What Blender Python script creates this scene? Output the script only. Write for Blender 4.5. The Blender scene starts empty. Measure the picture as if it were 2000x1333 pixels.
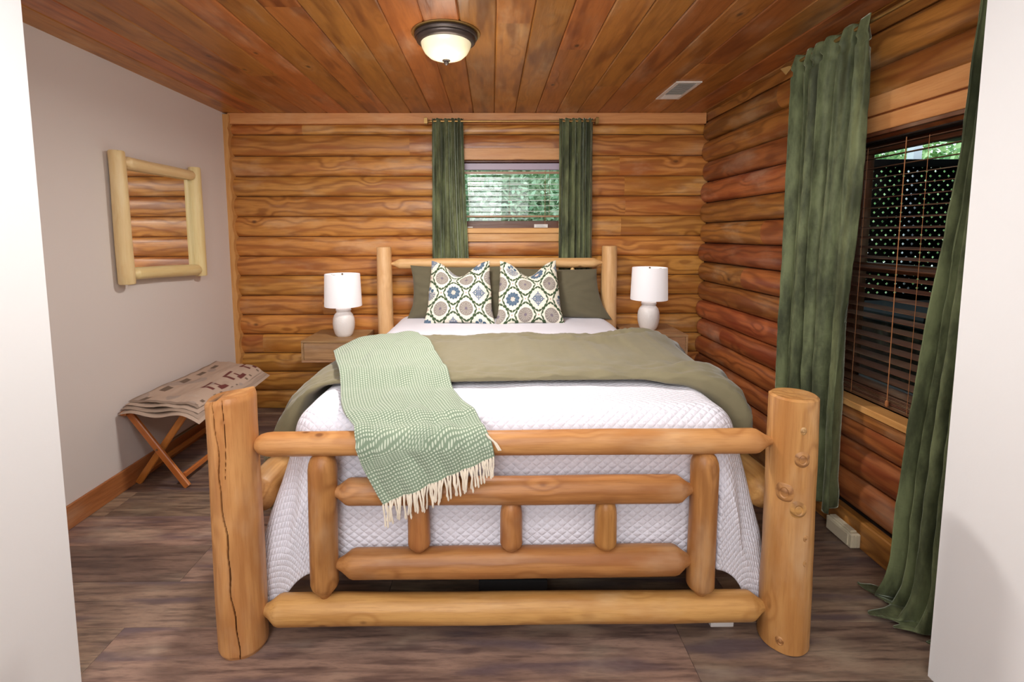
import bpy, math, random
import numpy as np
from mathutils import Vector, Matrix, noise as mnoise
random.seed(7)
PI = math.pi
scn = bpy.context.scene
COL = scn.collection

# ------------------------------------------------------------------ camera
cam_d = bpy.data.cameras.new('camera')
cam = bpy.data.objects.new('camera', cam_d); COL.objects.link(cam)
Fpx, CX, CY, VX, VY, HC, ROLL = 950., 967., 551.6, 960., 458., 1.38, .003
dv = Vector((VX-CX, -(VY-CY), -Fpx)).normalized()
upv = Vector((-ROLL, 1, 0)); upv = (upv-dv*upv.dot(dv)).normalized()
xv = dv.cross(upv)
cam.matrix_world = Matrix.Translation((0, 0, HC)) @ Matrix((xv, dv, upv)).to_4x4()
cam_d.sensor_fit = 'HORIZONTAL'; cam_d.sensor_width = 36
cam_d.lens = 36*Fpx/2000
cam_d.shift_x = (1000-CX)/2000; cam_d.shift_y = (CY-666.5)/2000
cam_d.clip_start = .02
scn.camera = cam
# ------------------------------------------------------------------ world, exposure, large lights
w = bpy.data.worlds.new('overcast'); scn.world = w; w.use_nodes = True
wn = w.node_tree.nodes; wl = w.node_tree.links
bg = wn['Background']
tc = wn.new('ShaderNodeTexCoord'); sp = wn.new('ShaderNodeSeparateXYZ'); cr = wn.new('ShaderNodeValToRGB')
wl.new(tc.outputs['Generated'], sp.inputs[0]); wl.new(sp.outputs['Z'], cr.inputs[0]); wl.new(cr.outputs[0], bg.inputs[0])
cr.color_ramp.elements[0].color = (.80, .88, .92, 1); cr.color_ramp.elements[1].color = (.62, .78, .95, 1)
bg.inputs[1].default_value = 3.4
scn.view_settings.view_transform = 'Standard'
scn.view_settings.look = 'None'
scn.view_settings.gamma = 1
scn.view_settings.exposure = 0.0
scn.view_settings.use_curve_mapping = False

def area(name, loc, target, size, power, color=(1, 1, 1), size_y=None):
    d = bpy.data.lights.new(name, 'AREA'); d.energy = power; d.color = color; d.size = size
    if size_y: d.shape = 'RECTANGLE'; d.size_y = size_y
    o = bpy.data.objects.new(name, d); COL.objects.link(o); o.location = loc
    o.rotation_euler = (Vector(target)-Vector(loc)).to_track_quat('-Z', 'Y').to_euler()
    return o
# added unseen soft fills, standing in for hallway light and bounced flash
area('hall_fill', (-.45, -1.7, 2.0), (.1, 2.8, 1.0), 1.3, 52, (.97, .98, 1))
area('bounced_flash', (-.25, .55, 1.95), (-.25, 3.2, 1.5), 1.6, 21, (.96, .98, 1), .7)

# ------------------------------------------------------------------ materials
def newmat(name):
    m = bpy.data.materials.new(name); m.use_nodes = True
    return m, m.node_tree.nodes, m.node_tree.links, m.node_tree.nodes['Principled BSDF']
def srgb(r, g, b):
    f = lambda c: (c/255/12.92 if c/255 <= .04045 else ((c/255+.055)/1.055)**2.4)
    return (f(r), f(g), f(b), 1)
def math_n(N, L, op, a, b=None, c=None):
    n = N.new('ShaderNodeMath'); n.operation = op
    for i, v in enumerate((a, b, c)):
        if v is None: continue
        if isinstance(v, (int, float)): n.inputs[i].default_value = v
        else: L.new(v, n.inputs[i])
    return n.outputs[0]
def mixc(N, L, fac, a, b, mode='MIX'):
    n = N.new('ShaderNodeMix'); n.data_type = 'RGBA'; n.blend_type = mode
    for i, v in ((0, fac), (6, a), (7, b)):
        if isinstance(v, (int, float)): n.inputs[i].default_value = v
        elif isinstance(v, tuple): n.inputs[i].default_value = v
        else: L.new(v, n.inputs[i])
    return n.outputs[2]
def noise_n(N, L, vec, scale, detail=2, rough=.5, dist=0):
    n = N.new('ShaderNodeTexNoise'); n.inputs['Scale'].default_value = scale
    n.inputs['Detail'].default_value = detail; n.inputs['Roughness'].default_value = rough
    n.inputs['Distortion'].default_value = dist
    L.new(vec, n.inputs['Vector']); return n.outputs[0]
def mapping(N, L, vec, scale, loc=(0, 0, 0)):
    n = N.new('ShaderNodeMapping'); n.inputs['Scale'].default_value = scale
    n.inputs['Location'].default_value = loc
    L.new(vec, n.inputs['Vector']); return n.outputs[0]
def smooth(N, L, v, a, b):
    n = N.new('ShaderNodeMapRange'); n.interpolation_type = 'SMOOTHSTEP'
    L.new(v, n.inputs[0]); n.inputs[1].default_value = a; n.inputs[2].default_value = b
    return n.outputs[0]

def simple(name, col, rough=.5, metal=0, noise=0, nscale=20, bump=0, bscale=200, sheen=0, spec=.5):
    m, N, L, P = newmat(name)
    P.inputs['Base Color'].default_value = col; P.inputs['Roughness'].default_value = rough
    P.inputs['Metallic'].default_value = metal
    P.inputs['Specular IOR Level'].default_value = spec
    if sheen: P.inputs['Sheen Weight'].default_value = sheen
    t = N.new('ShaderNodeTexCoord')
    if noise:
        n = noise_n(N, L, t.outputs['Object'], nscale, 3)
        d = tuple(c*(1-noise) for c in col[:3])+(1,)
        L.new(mixc(N, L, n, d, tuple(min(1, c*(1+noise*.6)) for c in col[:3])+(1,)), P.inputs['Base Color'])
    if bump:
        b = N.new('ShaderNodeBump'); b.inputs['Strength'].default_value = bump; b.inputs['Distance'].default_value = .002
        L.new(noise_n(N, L, t.outputs['Object'], bscale, 3), b.inputs['Height']); L.new(b.outputs[0], P.inputs['Normal'])
    return m

def wood(name, light, dark, knotc, rough=.45, freq=9., ringamt=.5, knots=1., kscale=(1.6, 6, 6), hv=.25, hue=.01, streak=.35, patch=None, patchamt=0, crack=None, spec=.5, swirl=2.2, coat=0, grain=(2.2, 60, 60)):
    """procedural timber: grain along the object's local X axis, each object its own offset and tone"""
    m, N, L, P = newmat(name)
    t = N.new('ShaderNodeTexCoord'); oi = N.new('ShaderNodeObjectInfo')
    off = N.new('ShaderNodeVectorMath'); off.operation = 'MULTIPLY_ADD'
    cmb = N.new('ShaderNodeCombineXYZ')
    for i in range(3): L.new(oi.outputs['Random'], cmb.inputs[i])
    L.new(cmb.outputs[0], off.inputs[0]); off.inputs[1].default_value = (37, 23, 51); L.new(t.outputs['Object'], off.inputs[2])
    p = off.outputs[0]
    low = noise_n(N, L, mapping(N, L, p, (.9, 5, 5)), 1.7, 2, .5)
    vor = N.new('ShaderNodeTexVoronoi'); vor.feature = 'F1'; vor.inputs['Scale'].default_value = 1
    vor.inputs['Randomness'].default_value = 1
    L.new(mapping(N, L, p, kscale), vor.inputs['Vector'])
    kd = vor.outputs['Distance']
    kf = math_n(N, L, 'SUBTRACT', 1, smooth(N, L, kd, .0, .38))
    sx = N.new('ShaderNodeSeparateXYZ'); L.new(p, sx.inputs[0])
    acr = math_n(N, L, 'ADD', math_n(N, L, 'MULTIPLY', sx.outputs[2], 1.0), math_n(N, L, 'MULTIPLY', sx.outputs[1], .8))
    ring = math_n(N, L, 'ADD', math_n(N, L, 'MULTIPLY', acr, freq), math_n(N, L, 'MULTIPLY', low, swirl*2))
    ring = math_n(N, L, 'ADD', ring, math_n(N, L, 'MULTIPLY', kf, 1.1*knots))
    fine = noise_n(N, L, mapping(N, L, p, grain), 1, 3, .6)
    ring = math_n(N, L, 'ADD', ring, math_n(N, L, 'MULTIPLY', fine, .35))
    s = math_n(N, L, 'SINE', math_n(N, L, 'MULTIPLY', ring, 2*PI))
    s = math_n(N, L, 'MULTIPLY_ADD', s, .5, .5)
    s = math_n(N, L, 'POWER', s, 1.8)
    c = mixc(N, L, math_n(N, L, 'MULTIPLY', s, ringamt), light, dark)
    c = mixc(N, L, math_n(N, L, 'MULTIPLY', smooth(N, L, fine, .42, .72), streak), c, dark)
    if patch:
        pn = noise_n(N, L, mapping(N, L, p, (1.1, 7, 7), (5, 3, 1)), 1.6, 2, .6)
        c = mixc(N, L, math_n(N, L, 'MULTIPLY', smooth(N, L, pn, .50, .68), patchamt), c, patch)
    if knots:
        kc = math_n(N, L, 'SUBTRACT', 1, smooth(N, L, kd, .035, .10))
        gate = noise_n(N, L, mapping(N, L, p, (1.3, 3, 3), (9, 9, 9)), 1.5, 1)
        kc = math_n(N, L, 'MULTIPLY', kc, smooth(N, L, gate, .46, .54))
        c = mixc(N, L, math_n(N, L, 'MULTIPLY', kc, .85), c, knotc)
    vf = noise_n(N, L, mapping(N, L, p, (grain[0]*5, grain[1]*2.6, grain[2]*2.6), (3, 8, 2)), 1, 3, .65)
    c = mixc(N, L, math_n(N, L, 'MULTIPLY', smooth(N, L, vf, .45, .75), .38), c, dark)
    big = noise_n(N, L, mapping(N, L, p, (2.4, 6, 6), (1, 7, 4)), 1, 4, .6)
    c = mixc(N, L, math_n(N, L, 'MULTIPLY', smooth(N, L, big, .5, .8), .35), c, mixc(N, L, .5, light, (1, .86, .6, 1)))
    h = N.new('ShaderNodeHueSaturation'); L.new(c, h.inputs['Color'])
    L.new(math_n(N, L, 'MULTIPLY_ADD', oi.outputs['Random'], hv*2, 1-hv), h.inputs['Value'])
    r2 = math_n(N, L, 'FRACT', math_n(N, L, 'MULTIPLY', oi.outputs['Random'], 7.31))
    L.new(math_n(N, L, 'MULTIPLY_ADD', r2, hue*2, .5-hue), h.inputs['Hue'])
    c = h.outputs[0]
    if crack:
        a = N.new('ShaderNodeAttribute'); a.attribute_name = 'crack'
        c = mixc(N, L, a.outputs['Fac'], c, crack)
    L.new(c, P.inputs['Base Color'])
    P.inputs['Roughness'].default_value = rough; P.inputs['Specular IOR Level'].default_value = spec
    if coat: P.inputs['Coat Weight'].default_value = coat; P.inputs['Coat Roughness'].default_value = .25
    b = N.new('ShaderNodeBump'); b.inputs['Strength'].default_value = .25; b.inputs['Distance'].default_value = .002
    L.new(math_n(N, L, 'ADD', math_n(N, L, 'ADD', s, fine), math_n(N, L, 'MULTIPLY_ADD', vf, 1.2, math_n(N, L, 'MULTIPLY', big, 3.0))), b.inputs['Height']); L.new(b.outputs[0], P.inputs['Normal'])
    return m

M = {}
M['log'] = wood('honey_log', srgb(206, 142, 68), srgb(148, 88, 34), srgb(66, 34, 16), .42, freq=15, ringamt=.8, hv=.12, hue=.010, patch=srgb(166, 96, 38), patchamt=.75, kscale=(3.2, 5.5, 5.5), coat=.15)
M['log_red'] = wood('red_brown_log', srgb(170, 104, 52), srgb(112, 60, 28), srgb(50, 26, 14), .42, freq=13, ringamt=.75, hv=.2, hue=.014, patch=srgb(128, 62, 30), patchamt=.75, kscale=(3.2, 5.5, 5.5), coat=.15)
M['trimw'] = wood('orange_pine_board', srgb(216, 158, 94), srgb(188, 124, 64), srgb(110, 58, 30), .45, freq=14, ringamt=.3, hv=.06, knots=.5, kscale=(1.2, 7, 7))
M['base'] = wood('baseboard_pine', srgb(186, 124, 68), srgb(140, 84, 40), srgb(96, 52, 26), .4, freq=14, ringamt=.3, hv=.06, knots=.5, kscale=(1.2, 7, 7))
M['ceil'] = wood('ceiling_pine', srgb(180, 114, 54), srgb(138, 80, 34), srgb(56, 30, 16), .36, freq=5, ringamt=.35, hv=.19, hue=.010, patch=srgb(112, 58, 26), patchamt=.75, kscale=(3.4, 6, 6), streak=.3, grain=(2.2, 40, 40))
M['ceilback'] = simple('groove_dark_pine', srgb(84, 46, 22), .7)
M['bed'] = wood('peeled_pine', srgb(200, 148, 88), srgb(156, 102, 52), srgb(110, 66, 34), .42, freq=8, ringamt=.5, hv=.05, hue=.006, kscale=(5, 8, 8), streak=.4, patch=srgb(176, 118, 62), patchamt=.6, crack=srgb(52, 30, 18), spec=.35)
M['bed_red'] = wood('amber_pine', srgb(180, 124, 70), srgb(134, 82, 40), srgb(96, 54, 28), .42, freq=8, ringamt=.6, hv=.06, hue=.006, kscale=(5, 8, 8), streak=.4, patch=srgb(158, 98, 50), patchamt=.6, spec=.35)
M['head'] = wood('pale_peeled_pine', srgb(224, 182, 124), srgb(196, 146, 88), srgb(90, 56, 30), .45, freq=7, ringamt=.3, hv=.04, kscale=(5, 12, 12))
M['mirrorwood'] = wood('cream_peeled_log', srgb(238, 212, 158), srgb(222, 184, 122), srgb(150, 96, 50), .45, freq=7, ringamt=.3, hv=.04, kscale=(4, 12, 12))
M['floor'] = wood('weathered_vinyl_plank', srgb(148, 122, 104), srgb(84, 66, 60), srgb(56, 44, 40), .42, freq=6, ringamt=.45, hv=.36, hue=.012, knots=.3, kscale=(1.0, 3, 5), streak=.9, patch=srgb(98, 82, 84), patchamt=.9, swirl=2.4, grain=(5, 46, 46))
M['night'] = wood('rustic_oak', srgb(176, 134, 92), srgb(130, 92, 58), srgb(80, 52, 34), .55, freq=9, ringamt=.4, hv=.04, knots=.6, kscale=(3, 10, 10), patch=srgb(150, 118, 92), patchamt=.6, streak=.5)
M['rack'] = wood('orange_beech', srgb(206, 124, 58), srgb(172, 92, 38), srgb(130, 66, 28), .35, freq=12, ringamt=.3, hv=.08, knots=0)
M['slat'] = wood('dark_walnut_slat', srgb(100, 64, 42), srgb(68, 42, 28), srgb(40, 24, 16), .65, freq=14, ringamt=.3, hv=.05, knots=0)
M['sash'] = wood('dark_red_sash', srgb(112, 64, 42), srgb(82, 44, 28), srgb(40, 24, 16), .4, freq=14, ringamt=.3, hv=.05, knots=0)
M['wallgrey'] = simple('greige_wall_paint', srgb(226, 216, 210), .75, bump=.15, bscale=160)
M['white'] = simple('white_wall_paint', srgb(240, 238, 237), .7, bump=.1, bscale=160)
M['hall'] = simple('white_hall_paint', srgb(236, 232, 228), .8, bump=.1, bscale=120)
M['dark'] = simple('dark_void_paint', srgb(40, 26, 18), .8, bump=.1)
M['bronze'] = simple('oil_rubbed_bronze', srgb(84, 74, 70), .35, .6, noise=.2)
M['brass'] = simple('brushed_brass', srgb(176, 140, 84), .35, .8, noise=.1)
M['chrome'] = simple('brushed_nickel', srgb(150, 140, 120), .3, .9, noise=.1)
M['vent'] = simple('white_vent_enamel', srgb(232, 226, 218), .45, noise=.03)
M['ventdark'] = simple('duct_shadow', srgb(120, 100, 84), .8, noise=.1)
M['beige_plastic'] = simple('cream_plastic', srgb(214, 202, 174), .5, noise=.05, nscale=60)
M['cord'] = simple('tan_cord', srgb(170, 110, 64), .7, noise=.1, nscale=300)
M['label'] = simple('white_sticker', srgb(222, 218, 214), .6, noise=.04)
M['label_grey'] = simple('sticker_print_grey', srgb(150, 148, 146), .6, noise=.1)
M['boxspring'] = simple('black_box_spring', srgb(24, 22, 22), .9, noise=.2)
M['white_plastic'] = simple('white_bed_foot', srgb(214, 208, 204), .5, noise=.03)

def lampwhite(name, col, strength):
    m, N, L, P = newmat(name)
    P.inputs['Base Color'].default_value = col; P.inputs['Roughness'].default_value = .6
    t = N.new('ShaderNodeTexCoord')
    n = noise_n(N, L, t.outputs['Object'], 400, 2)
    b = N.new('ShaderNodeBump'); b.inputs['Strength'].default_value = .1; b.inputs['Distance'].default_value = .001
    L.new(n, b.inputs['Height']); L.new(b.outputs[0], P.inputs['Normal'])
    P.inputs['Emission Color'].default_value = (1, .93, .88, 1); P.inputs['Emission Strength'].default_value = strength
    return m
M['shade'] = lampwhite('linen_lampshade', srgb(236, 232, 236), .30)
M['bulb'] = lampwhite('lit_bulb', (1, 1, 1, 1), 5)
def ceramic():
    m, N, L, P = newmat('white_ribbed_ceramic')
    P.inputs['Base Color'].default_value = srgb(232, 226, 222); P.inputs['Roughness'].default_value = .35
    t = N.new('ShaderNodeTexCoord')
    v = N.new('ShaderNodeTexVoronoi'); L.new(mapping(N, L, t.outputs['Object'], (1, 1, 1)), v.inputs['Vector']); v.inputs['Scale'].default_value = 110
    b = N.new('ShaderNodeBump'); b.inputs['Strength'].default_value = .4; b.inputs['Distance'].default_value = .002; b.invert = True
    L.new(v.outputs['Distance'], b.inputs['Height']); L.new(b.outputs[0], P.inputs['Normal'])
    return m
M['ceramic'] = ceramic()
def alabaster():
    m, N, L, P = newmat('lit_alabaster_glass')
    t = N.new('ShaderNodeTexCoord')
    n = noise_n(N, L, t.outputs['Object'], 9, 2, .5, 1.5)
    c = mixc(N, L, n, srgb(226, 218, 190), srgb(250, 244, 216))
    L.new(c, P.inputs['Base Color']); L.new(mixc(N, L, n, srgb(232, 216, 160), srgb(255, 240, 190)), P.inputs['Emission Color'])
    P.inputs['Emission Strength'].default_value = .38; P.inputs['Roughness'].default_value = .25
    return m
M['alabaster'] = alabaster()
def velvet(name, col):
    m, N, L, P = newmat(name)
    t = N.new('ShaderNodeTexCoord')
    n = noise_n(N, L, mapping(N, L, t.outputs['Object'], (1, 1, .3)), 9, 5, .65)
    L.new(mixc(N, L, smooth(N, L, n, .35, .7), tuple(c*.38 for c in col[:3])+(1,), tuple(c*1.45 for c in col[:3])+(1,)), P.inputs['Base Color'])
    P.inputs['Roughness'].default_value = .62; P.inputs['Specular IOR Level'].default_value = .25
    P.inputs['Sheen Weight'].default_value = 1; P.inputs['Sheen Roughness'].default_value = .30
    P.inputs['Sheen Tint'].default_value = (.78, .84, .66, 1)
    # pile crushed along faint creases
    b = N.new('ShaderNodeBump'); b.inputs['Strength'].default_value = .5; b.inputs['Distance'].default_value = .006
    L.new(noise_n(N, L, mapping(N, L, t.outputs['Object'], (4, 4, 12)), 2.2, 4, .6, .6), b.inputs['Height']); L.new(b.outputs[0], P.inputs['Normal'])
    return m
M['velvet'] = velvet('green_velvet', srgb(98, 104, 72))
def cotton(name, col, sc=30, bump=.3, sheen=.2, rough=.85):
    m, N, L, P = newmat(name)
    t = N.new('ShaderNodeTexCoord'); P.inputs['Base Color'].default_value = col
    n = noise_n(N, L, t.outputs['Object'], sc, 4, .6)
    L.new(mixc(N, L, n, tuple(c*.9 for c in col[:3])+(1,), tuple(min(1, c*1.08) for c in col[:3])+(1,)), P.inputs['Base Color'])
    P.inputs['Roughness'].default_value = rough; P.inputs['Sheen Weight'].default_value = sheen; P.inputs['Specular IOR Level'].default_value = .25
    b = N.new('ShaderNodeBump'); b.inputs['Strength'].default_value = bump; b.inputs['Distance'].default_value = .006
    L.new(n, b.inputs['Height']); L.new(b.outputs[0], P.inputs['Normal'])
    return m
M['olive'] = cotton('olive_cotton', srgb(124, 115, 88), 14, .35)
M['olive_dark'] = cotton('dark_olive_cotton', srgb(104, 97, 76), 14, .3)
M['fringe'] = cotton('cream_tassel_yarn', srgb(228, 214, 194), 80, .2)
def quilt():
    m, N, L, P = newmat('white_quilted_cotton')
    P.inputs['Base Color'].default_value = srgb(232, 229, 238); P.inputs['Roughness'].default_value = .85
    P.inputs['Sheen Weight'].default_value = .15; P.inputs['Specular IOR Level'].default_value = .2
    uv = N.new('ShaderNodeTexCoord'); s = N.new('ShaderNodeSeparateXYZ'); L.new(uv.outputs['UV'], s.inputs[0])
    u, v = s.outputs[0], s.outputs[1]
    def tri(x):  # rounded cushion between stitch lines
        return math_n(N, L, 'POWER', math_n(N, L, 'ABSOLUTE', math_n(N, L, 'SINE', x)), .6)
    a = tri(math_n(N, L, 'MULTIPLY', math_n(N, L, 'ADD', math_n(N, L, 'MULTIPLY', u, .8), v), PI/.028))
    b_ = tri(math_n(N, L, 'MULTIPLY', math_n(N, L, 'SUBTRACT', math_n(N, L, 'MULTIPLY', u, .8), v), PI/.028))
    dia = math_n(N, L, 'MULTIPLY', a, b_)
    nz = noise_n(N, L, uv.outputs['UV'], 55, 3, .6)
    dia = math_n(N, L, 'ADD', dia, math_n(N, L, 'MULTIPLY', nz, 1.3))
    rib = tri(math_n(N, L, 'MULTIPLY', v, PI/.012))
    rib = math_n(N, L, 'MULTIPLY', rib, .35)
    far = smooth(N, L, v, .98, 1.0)
    hh = N.new('ShaderNodeMix'); hh.data_type = 'FLOAT'; L.new(far, hh.inputs[0]); L.new(dia, hh.inputs[2]); L.new(rib, hh.inputs[3])
    b = N.new('ShaderNodeBump'); b.inputs['Strength'].default_value = .6; b.inputs['Distance'].default_value = .006
    L.new(hh.outputs[0], b.inputs['Height']); L.new(b.outputs[0], P.inputs['Normal'])
    return m
M['quilt'] = quilt()
def waffle():
    m, N, L, P = newmat('green_waffle_weave')
    P.inputs['Roughness'].default_value = .9; P.inputs['Sheen Weight'].default_value = .2; P.inputs['Specular IOR Level'].default_value = .15
    uv = N.new('ShaderNodeTexCoord'); s = N.new('ShaderNodeSeparateXYZ'); L.new(uv.outputs['UV'], s.inputs[0])
    def wave(x, per): return math_n(N, L, 'MULTIPLY_ADD', math_n(N, L, 'SINE', math_n(N, L, 'MULTIPLY', x, 2*PI/per)), .5, .5)
    p_ = math_n(N, L, 'MULTIPLY', wave(s.outputs[0], .0105), wave(s.outputs[1], .0105))
    f = smooth(N, L, p_, .10, .55)
    nz = noise_n(N, L, uv.outputs['UV'], 5, 2)
    base = mixc(N, L, nz, srgb(116, 132, 110), srgb(130, 144, 122))
    L.new(mixc(N, L, f, base, srgb(188, 195, 174)), P.inputs['Base Color'])
    b = N.new('ShaderNodeBump'); b.inputs['Strength'].default_value = .5; b.inputs['Distance'].default_value = .003
    L.new(f, b.inputs['Height']); L.new(b.outputs[0], P.inputs['Normal'])
    return m
M['waffle'] = waffle()
def vcol(name, rough=.9, attr='print'):
    m, N, L, P = newmat(name)
    a = N.new('ShaderNodeAttribute'); a.attribute_name = attr
    t = N.new('ShaderNodeTexCoord')
    n = noise_n(N, L, t.outputs['Object'], 180, 2)
    L.new(mixc(N, L, math_n(N, L, 'MULTIPLY', n, .12), a.outputs['Color'], (.25, .22, .2, 1)), P.inputs['Base Color'])
    P.inputs['Roughness'].default_value = rough; P.inputs['Specular IOR Level'].default_value = .15
    b = N.new('ShaderNodeBump'); b.inputs['Strength'].default_value = .3; b.inputs['Distance'].default_value = .002
    L.new(n, b.inputs['Height']); L.new(b.outputs[0], P.inputs['Normal'])
    return m
M['print'] = vcol('printed_linen')
M['wool'] = vcol('woven_wool')
def glass():
    m, N, L, P = newmat('window_glass')
    N.remove(P); tr = N.new('ShaderNodeBsdfTransparent'); gl = N.new('ShaderNodeBsdfGlossy'); gl.inputs['Roughness'].default_value = .02
    lw = N.new('ShaderNodeLayerWeight'); fac = math_n(N, L, 'MULTIPLY_ADD', math_n(N, L, 'POWER', lw.outputs['Facing'], 4.0), .6, .03)
    mx = N.new('ShaderNodeMixShader'); L.new(fac, mx.inputs[0]); L.new(tr.outputs[0], mx.inputs[1]); L.new(gl.outputs[0], mx.inputs[2])
    tr.inputs[0].default_value = (.93, .96, .95, 1)
    L.new(mx.outputs[0], N['Material Output'].inputs[0]); return m
M['glass'] = glass()
M['mirror'] = simple('silvered_mirror', (.95, .96, .95, 1), .01, 1)
def leafm(name, c1, c2, sc=3):
    m, N, L, P = newmat(name)
    t = N.new('ShaderNodeTexCoord'); n = noise_n(N, L, t.outputs['Object'], sc, 3, .7)
    L.new(mixc(N, L, smooth(N, L, n, .3, .7), c1, c2), P.inputs['Base Color']); P.inputs['Roughness'].default_value = .5
    return m
M['leaf'] = leafm('summer_leaves', srgb(96, 150, 88), srgb(190, 214, 150))
M['leaf2'] = leafm('pale_leaves', srgb(120, 168, 120), srgb(222, 236, 200))
M['soil'] = simple('forest_ground', srgb(110, 120, 90), .9, noise=.4, nscale=2)
M['lattice'] = simple('dark_stained_lattice', srgb(30, 26, 20), .85, noise=.3)
M['porch'] = wood('dark_porch_board', srgb(62, 40, 28), srgb(40, 26, 18), srgb(20, 12, 8), .6, freq=9, ringamt=.4, hv=.1, knots=0)
M['postwhite'] = simple('white_post_paint', srgb(225, 225, 228), .6, noise=.05)
M['tub'] = simple('grey_blue_cover', srgb(56, 62, 66), .6, noise=.2)

# ------------------------------------------------------------------ object helpers
def tag(o, label=None, cat=None, group=None, kind=None):
    if label: o['label'] = label
    if cat: o['category'] = cat
    if group: o['group'] = group
    if kind: o['kind'] = kind
    return o
def setparent(o, parent):
    if parent is not None:
        o.parent = parent
        o.matrix_basis = WM[parent.name].inverted() @ o.matrix_basis if parent.name in WM else o.matrix_basis
WM = {}
def link(name, me, parent=None, mw=None, mat=None):
    o = bpy.data.objects.new(name, me); COL.objects.link(o)
    mw = mw if mw is not None else Matrix.Identity(4)
    WM[o.name] = mw.copy()
    if parent is not None:
        o.parent = parent; o.matrix_basis = WM[parent.name].inverted() @ mw
    else: o.matrix_basis = mw
    if mat is not None and me is not None and not me.materials: me.materials.append(mat)
    return o
def empty(name, loc, label=None, cat=None, group=None, kind=None):
    o = link(name, None, None, Matrix.Translation(loc)); o.empty_display_size = .1
    return tag(o, label, cat, group, kind)
class MB:
    def __init__(s): s.v = []; s.f = []; s.uv = None
    def box(s, x0, y0, z0, x1, y1, z1, bev=0):
        n = len(s.v)
        if bev:
            b = bev
            for (zz, i) in ((z0, b), (z0+b, 0), (z1-b, 0), (z1, b)):
                s.v += [(x0+i, y0+i, zz), (x1-i, y0+i, zz), (x1-i, y1-i, zz), (x0+i, y1-i, zz)]
            s.f.append((n+3, n+2, n+1, n))
            for k in range(3):
                a = n+4*k
                for j in range(4): s.f.append((a+j, a+(j+1) % 4, a+4+(j+1) % 4, a+4+j))
            s.f.append((n+12, n+13, n+14, n+15))
        else:
            s.v += [(x0, y0, z0), (x1, y0, z0), (x1, y1, z0), (x0, y1, z0), (x0, y0, z1), (x1, y0, z1), (x1, y1, z1), (x0, y1, z1)]
            s.f += [tuple(n+i for i in q) for q in ((3, 2, 1, 0), (4, 5, 6, 7), (0, 1, 5, 4), (1, 2, 6, 5), (2, 3, 7, 6), (3, 0, 4, 7))]
        return s
    def lathe(s, prof, seg=32, c=(0, 0, 0), caps=True):
        n = len(s.v)
        for (r, z) in prof:
            for i in range(seg):
                a = 2*PI*i/seg; s.v.append((c[0]+r*math.cos(a), c[1]+r*math.sin(a), c[2]+z))
        for k in range(len(prof)-1):
            for i in range(seg):
                j = (i+1) % seg; s.f.append((n+k*seg+i, n+k*seg+j, n+(k+1)*seg+j, n+(k+1)*seg+i))
        if caps:
            s.f.append(tuple(n+i for i in reversed(range(seg)))); m = n+(len(prof)-1)*seg; s.f.append(tuple(m+i for i in range(seg)))
        return s
    def tube(s, pts, r, seg=8):
        pts = [Vector(p) for p in pts]; n = len(s.v)
        for k, p in enumerate(pts):
            t = (pts[min(k+1, len(pts)-1)]-pts[max(k-1, 0)]).normalized()
            u = t.cross(Vector((0, 0, 1)) if abs(t.z) < .9 else Vector((1, 0, 0))).normalized(); w_ = t.cross(u)
            rr = r[k] if isinstance(r, (list, tuple)) else r
            for i in range(seg):
                a = 2*PI*i/seg; s.v.append(tuple(p+u*(rr*math.cos(a))+w_*(rr*math.sin(a))))
        for k in range(len(pts)-1):
            for i in range(seg):
                j = (i+1) % seg; s.f.append((n+k*seg+i, n+k*seg+j, n+(k+1)*seg+j, n+(k+1)*seg+i))
        s.f.append(tuple(n+i for i in reversed(range(seg)))); m = n+(len(pts)-1)*seg; s.f.append(tuple(m+i for i in range(seg)))
        return s
    def grid(s, P, nu, nv, close_u=False):
        """P(i,j) -> point for i in range(nu), j in range(nv)"""
        n = len(s.v)
        for j in range(nv):
            for i in range(nu): s.v.append(tuple(P(i, j)))
        for j in range(nv-1):
            for i in range(nu if close_u else nu-1):
                k = (i+1) % nu; s.f.append((n+j*nu+i, n+j*nu+k, n+(j+1)*nu+k, n+(j+1)*nu+i))
        return s
    def build(s, name, mat, parent=None, mw=None, smooth=True, ang=40, origin=None, uvf=None):
        """vertices are given in world space unless mw; origin recentres"""
        me = bpy.data.meshes.new(name)
        if origin is not None:
            s.v = [(a-origin[0], b-origin[1], c-origin[2]) for a, b, c in s.v]; mw = Matrix.Translation(origin)
        me.from_pydata(s.v, [], s.f); me.validate(); me.update()
        if smooth:
            me.polygons.foreach_set('use_smooth', [True]*len(me.polygons))
            try: me.set_sharp_from_angle(angle=math.radians(ang))
            except Exception: pass
        if uvf is not None:
            uvl = me.uv_layers.new(name='UVMap'); d = np.zeros(len(me.loops)*2)
            vi = np.zeros(len(me.loops), dtype=np.int32); me.loops.foreach_get('vertex_index', vi)
            uva = np.array(uvf); d = uva[vi].ravel(); uvl.data.foreach_set('uv', d)
        o = link(name, me, parent, mw, mat)
        return o
def board(name, x0, y0, z0, x1, y1, z1, mat, parent=None, bev=.002, axis=None):
    """a board whose local X runs along its longest side (or axis)"""
    c = Vector(((x0+x1)/2, (y0+y1)/2, (z0+z1)/2)); d = (x1-x0, y1-y0, z1-z0)
    ax = axis if axis is not None else max(range(3), key=lambda i: d[i])
    if ax == 0: R = Matrix.Identity(3)
    elif ax == 1: R = Matrix.Rotation(PI/2, 3, 'Z')
    else: R = Matrix.Rotation(-PI/2, 3, 'Y')
    h = [abs(v) for v in (R.transposed() @ Vector(d))]
    m = MB().box(-h[0]/2, -h[1]/2, -h[2]/2, h[0]/2, h[1]/2, h[2]/2, bev)
    return m.build(name, mat, parent, Matrix.Translation(c) @ R.to_4x4(), smooth=False)
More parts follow.
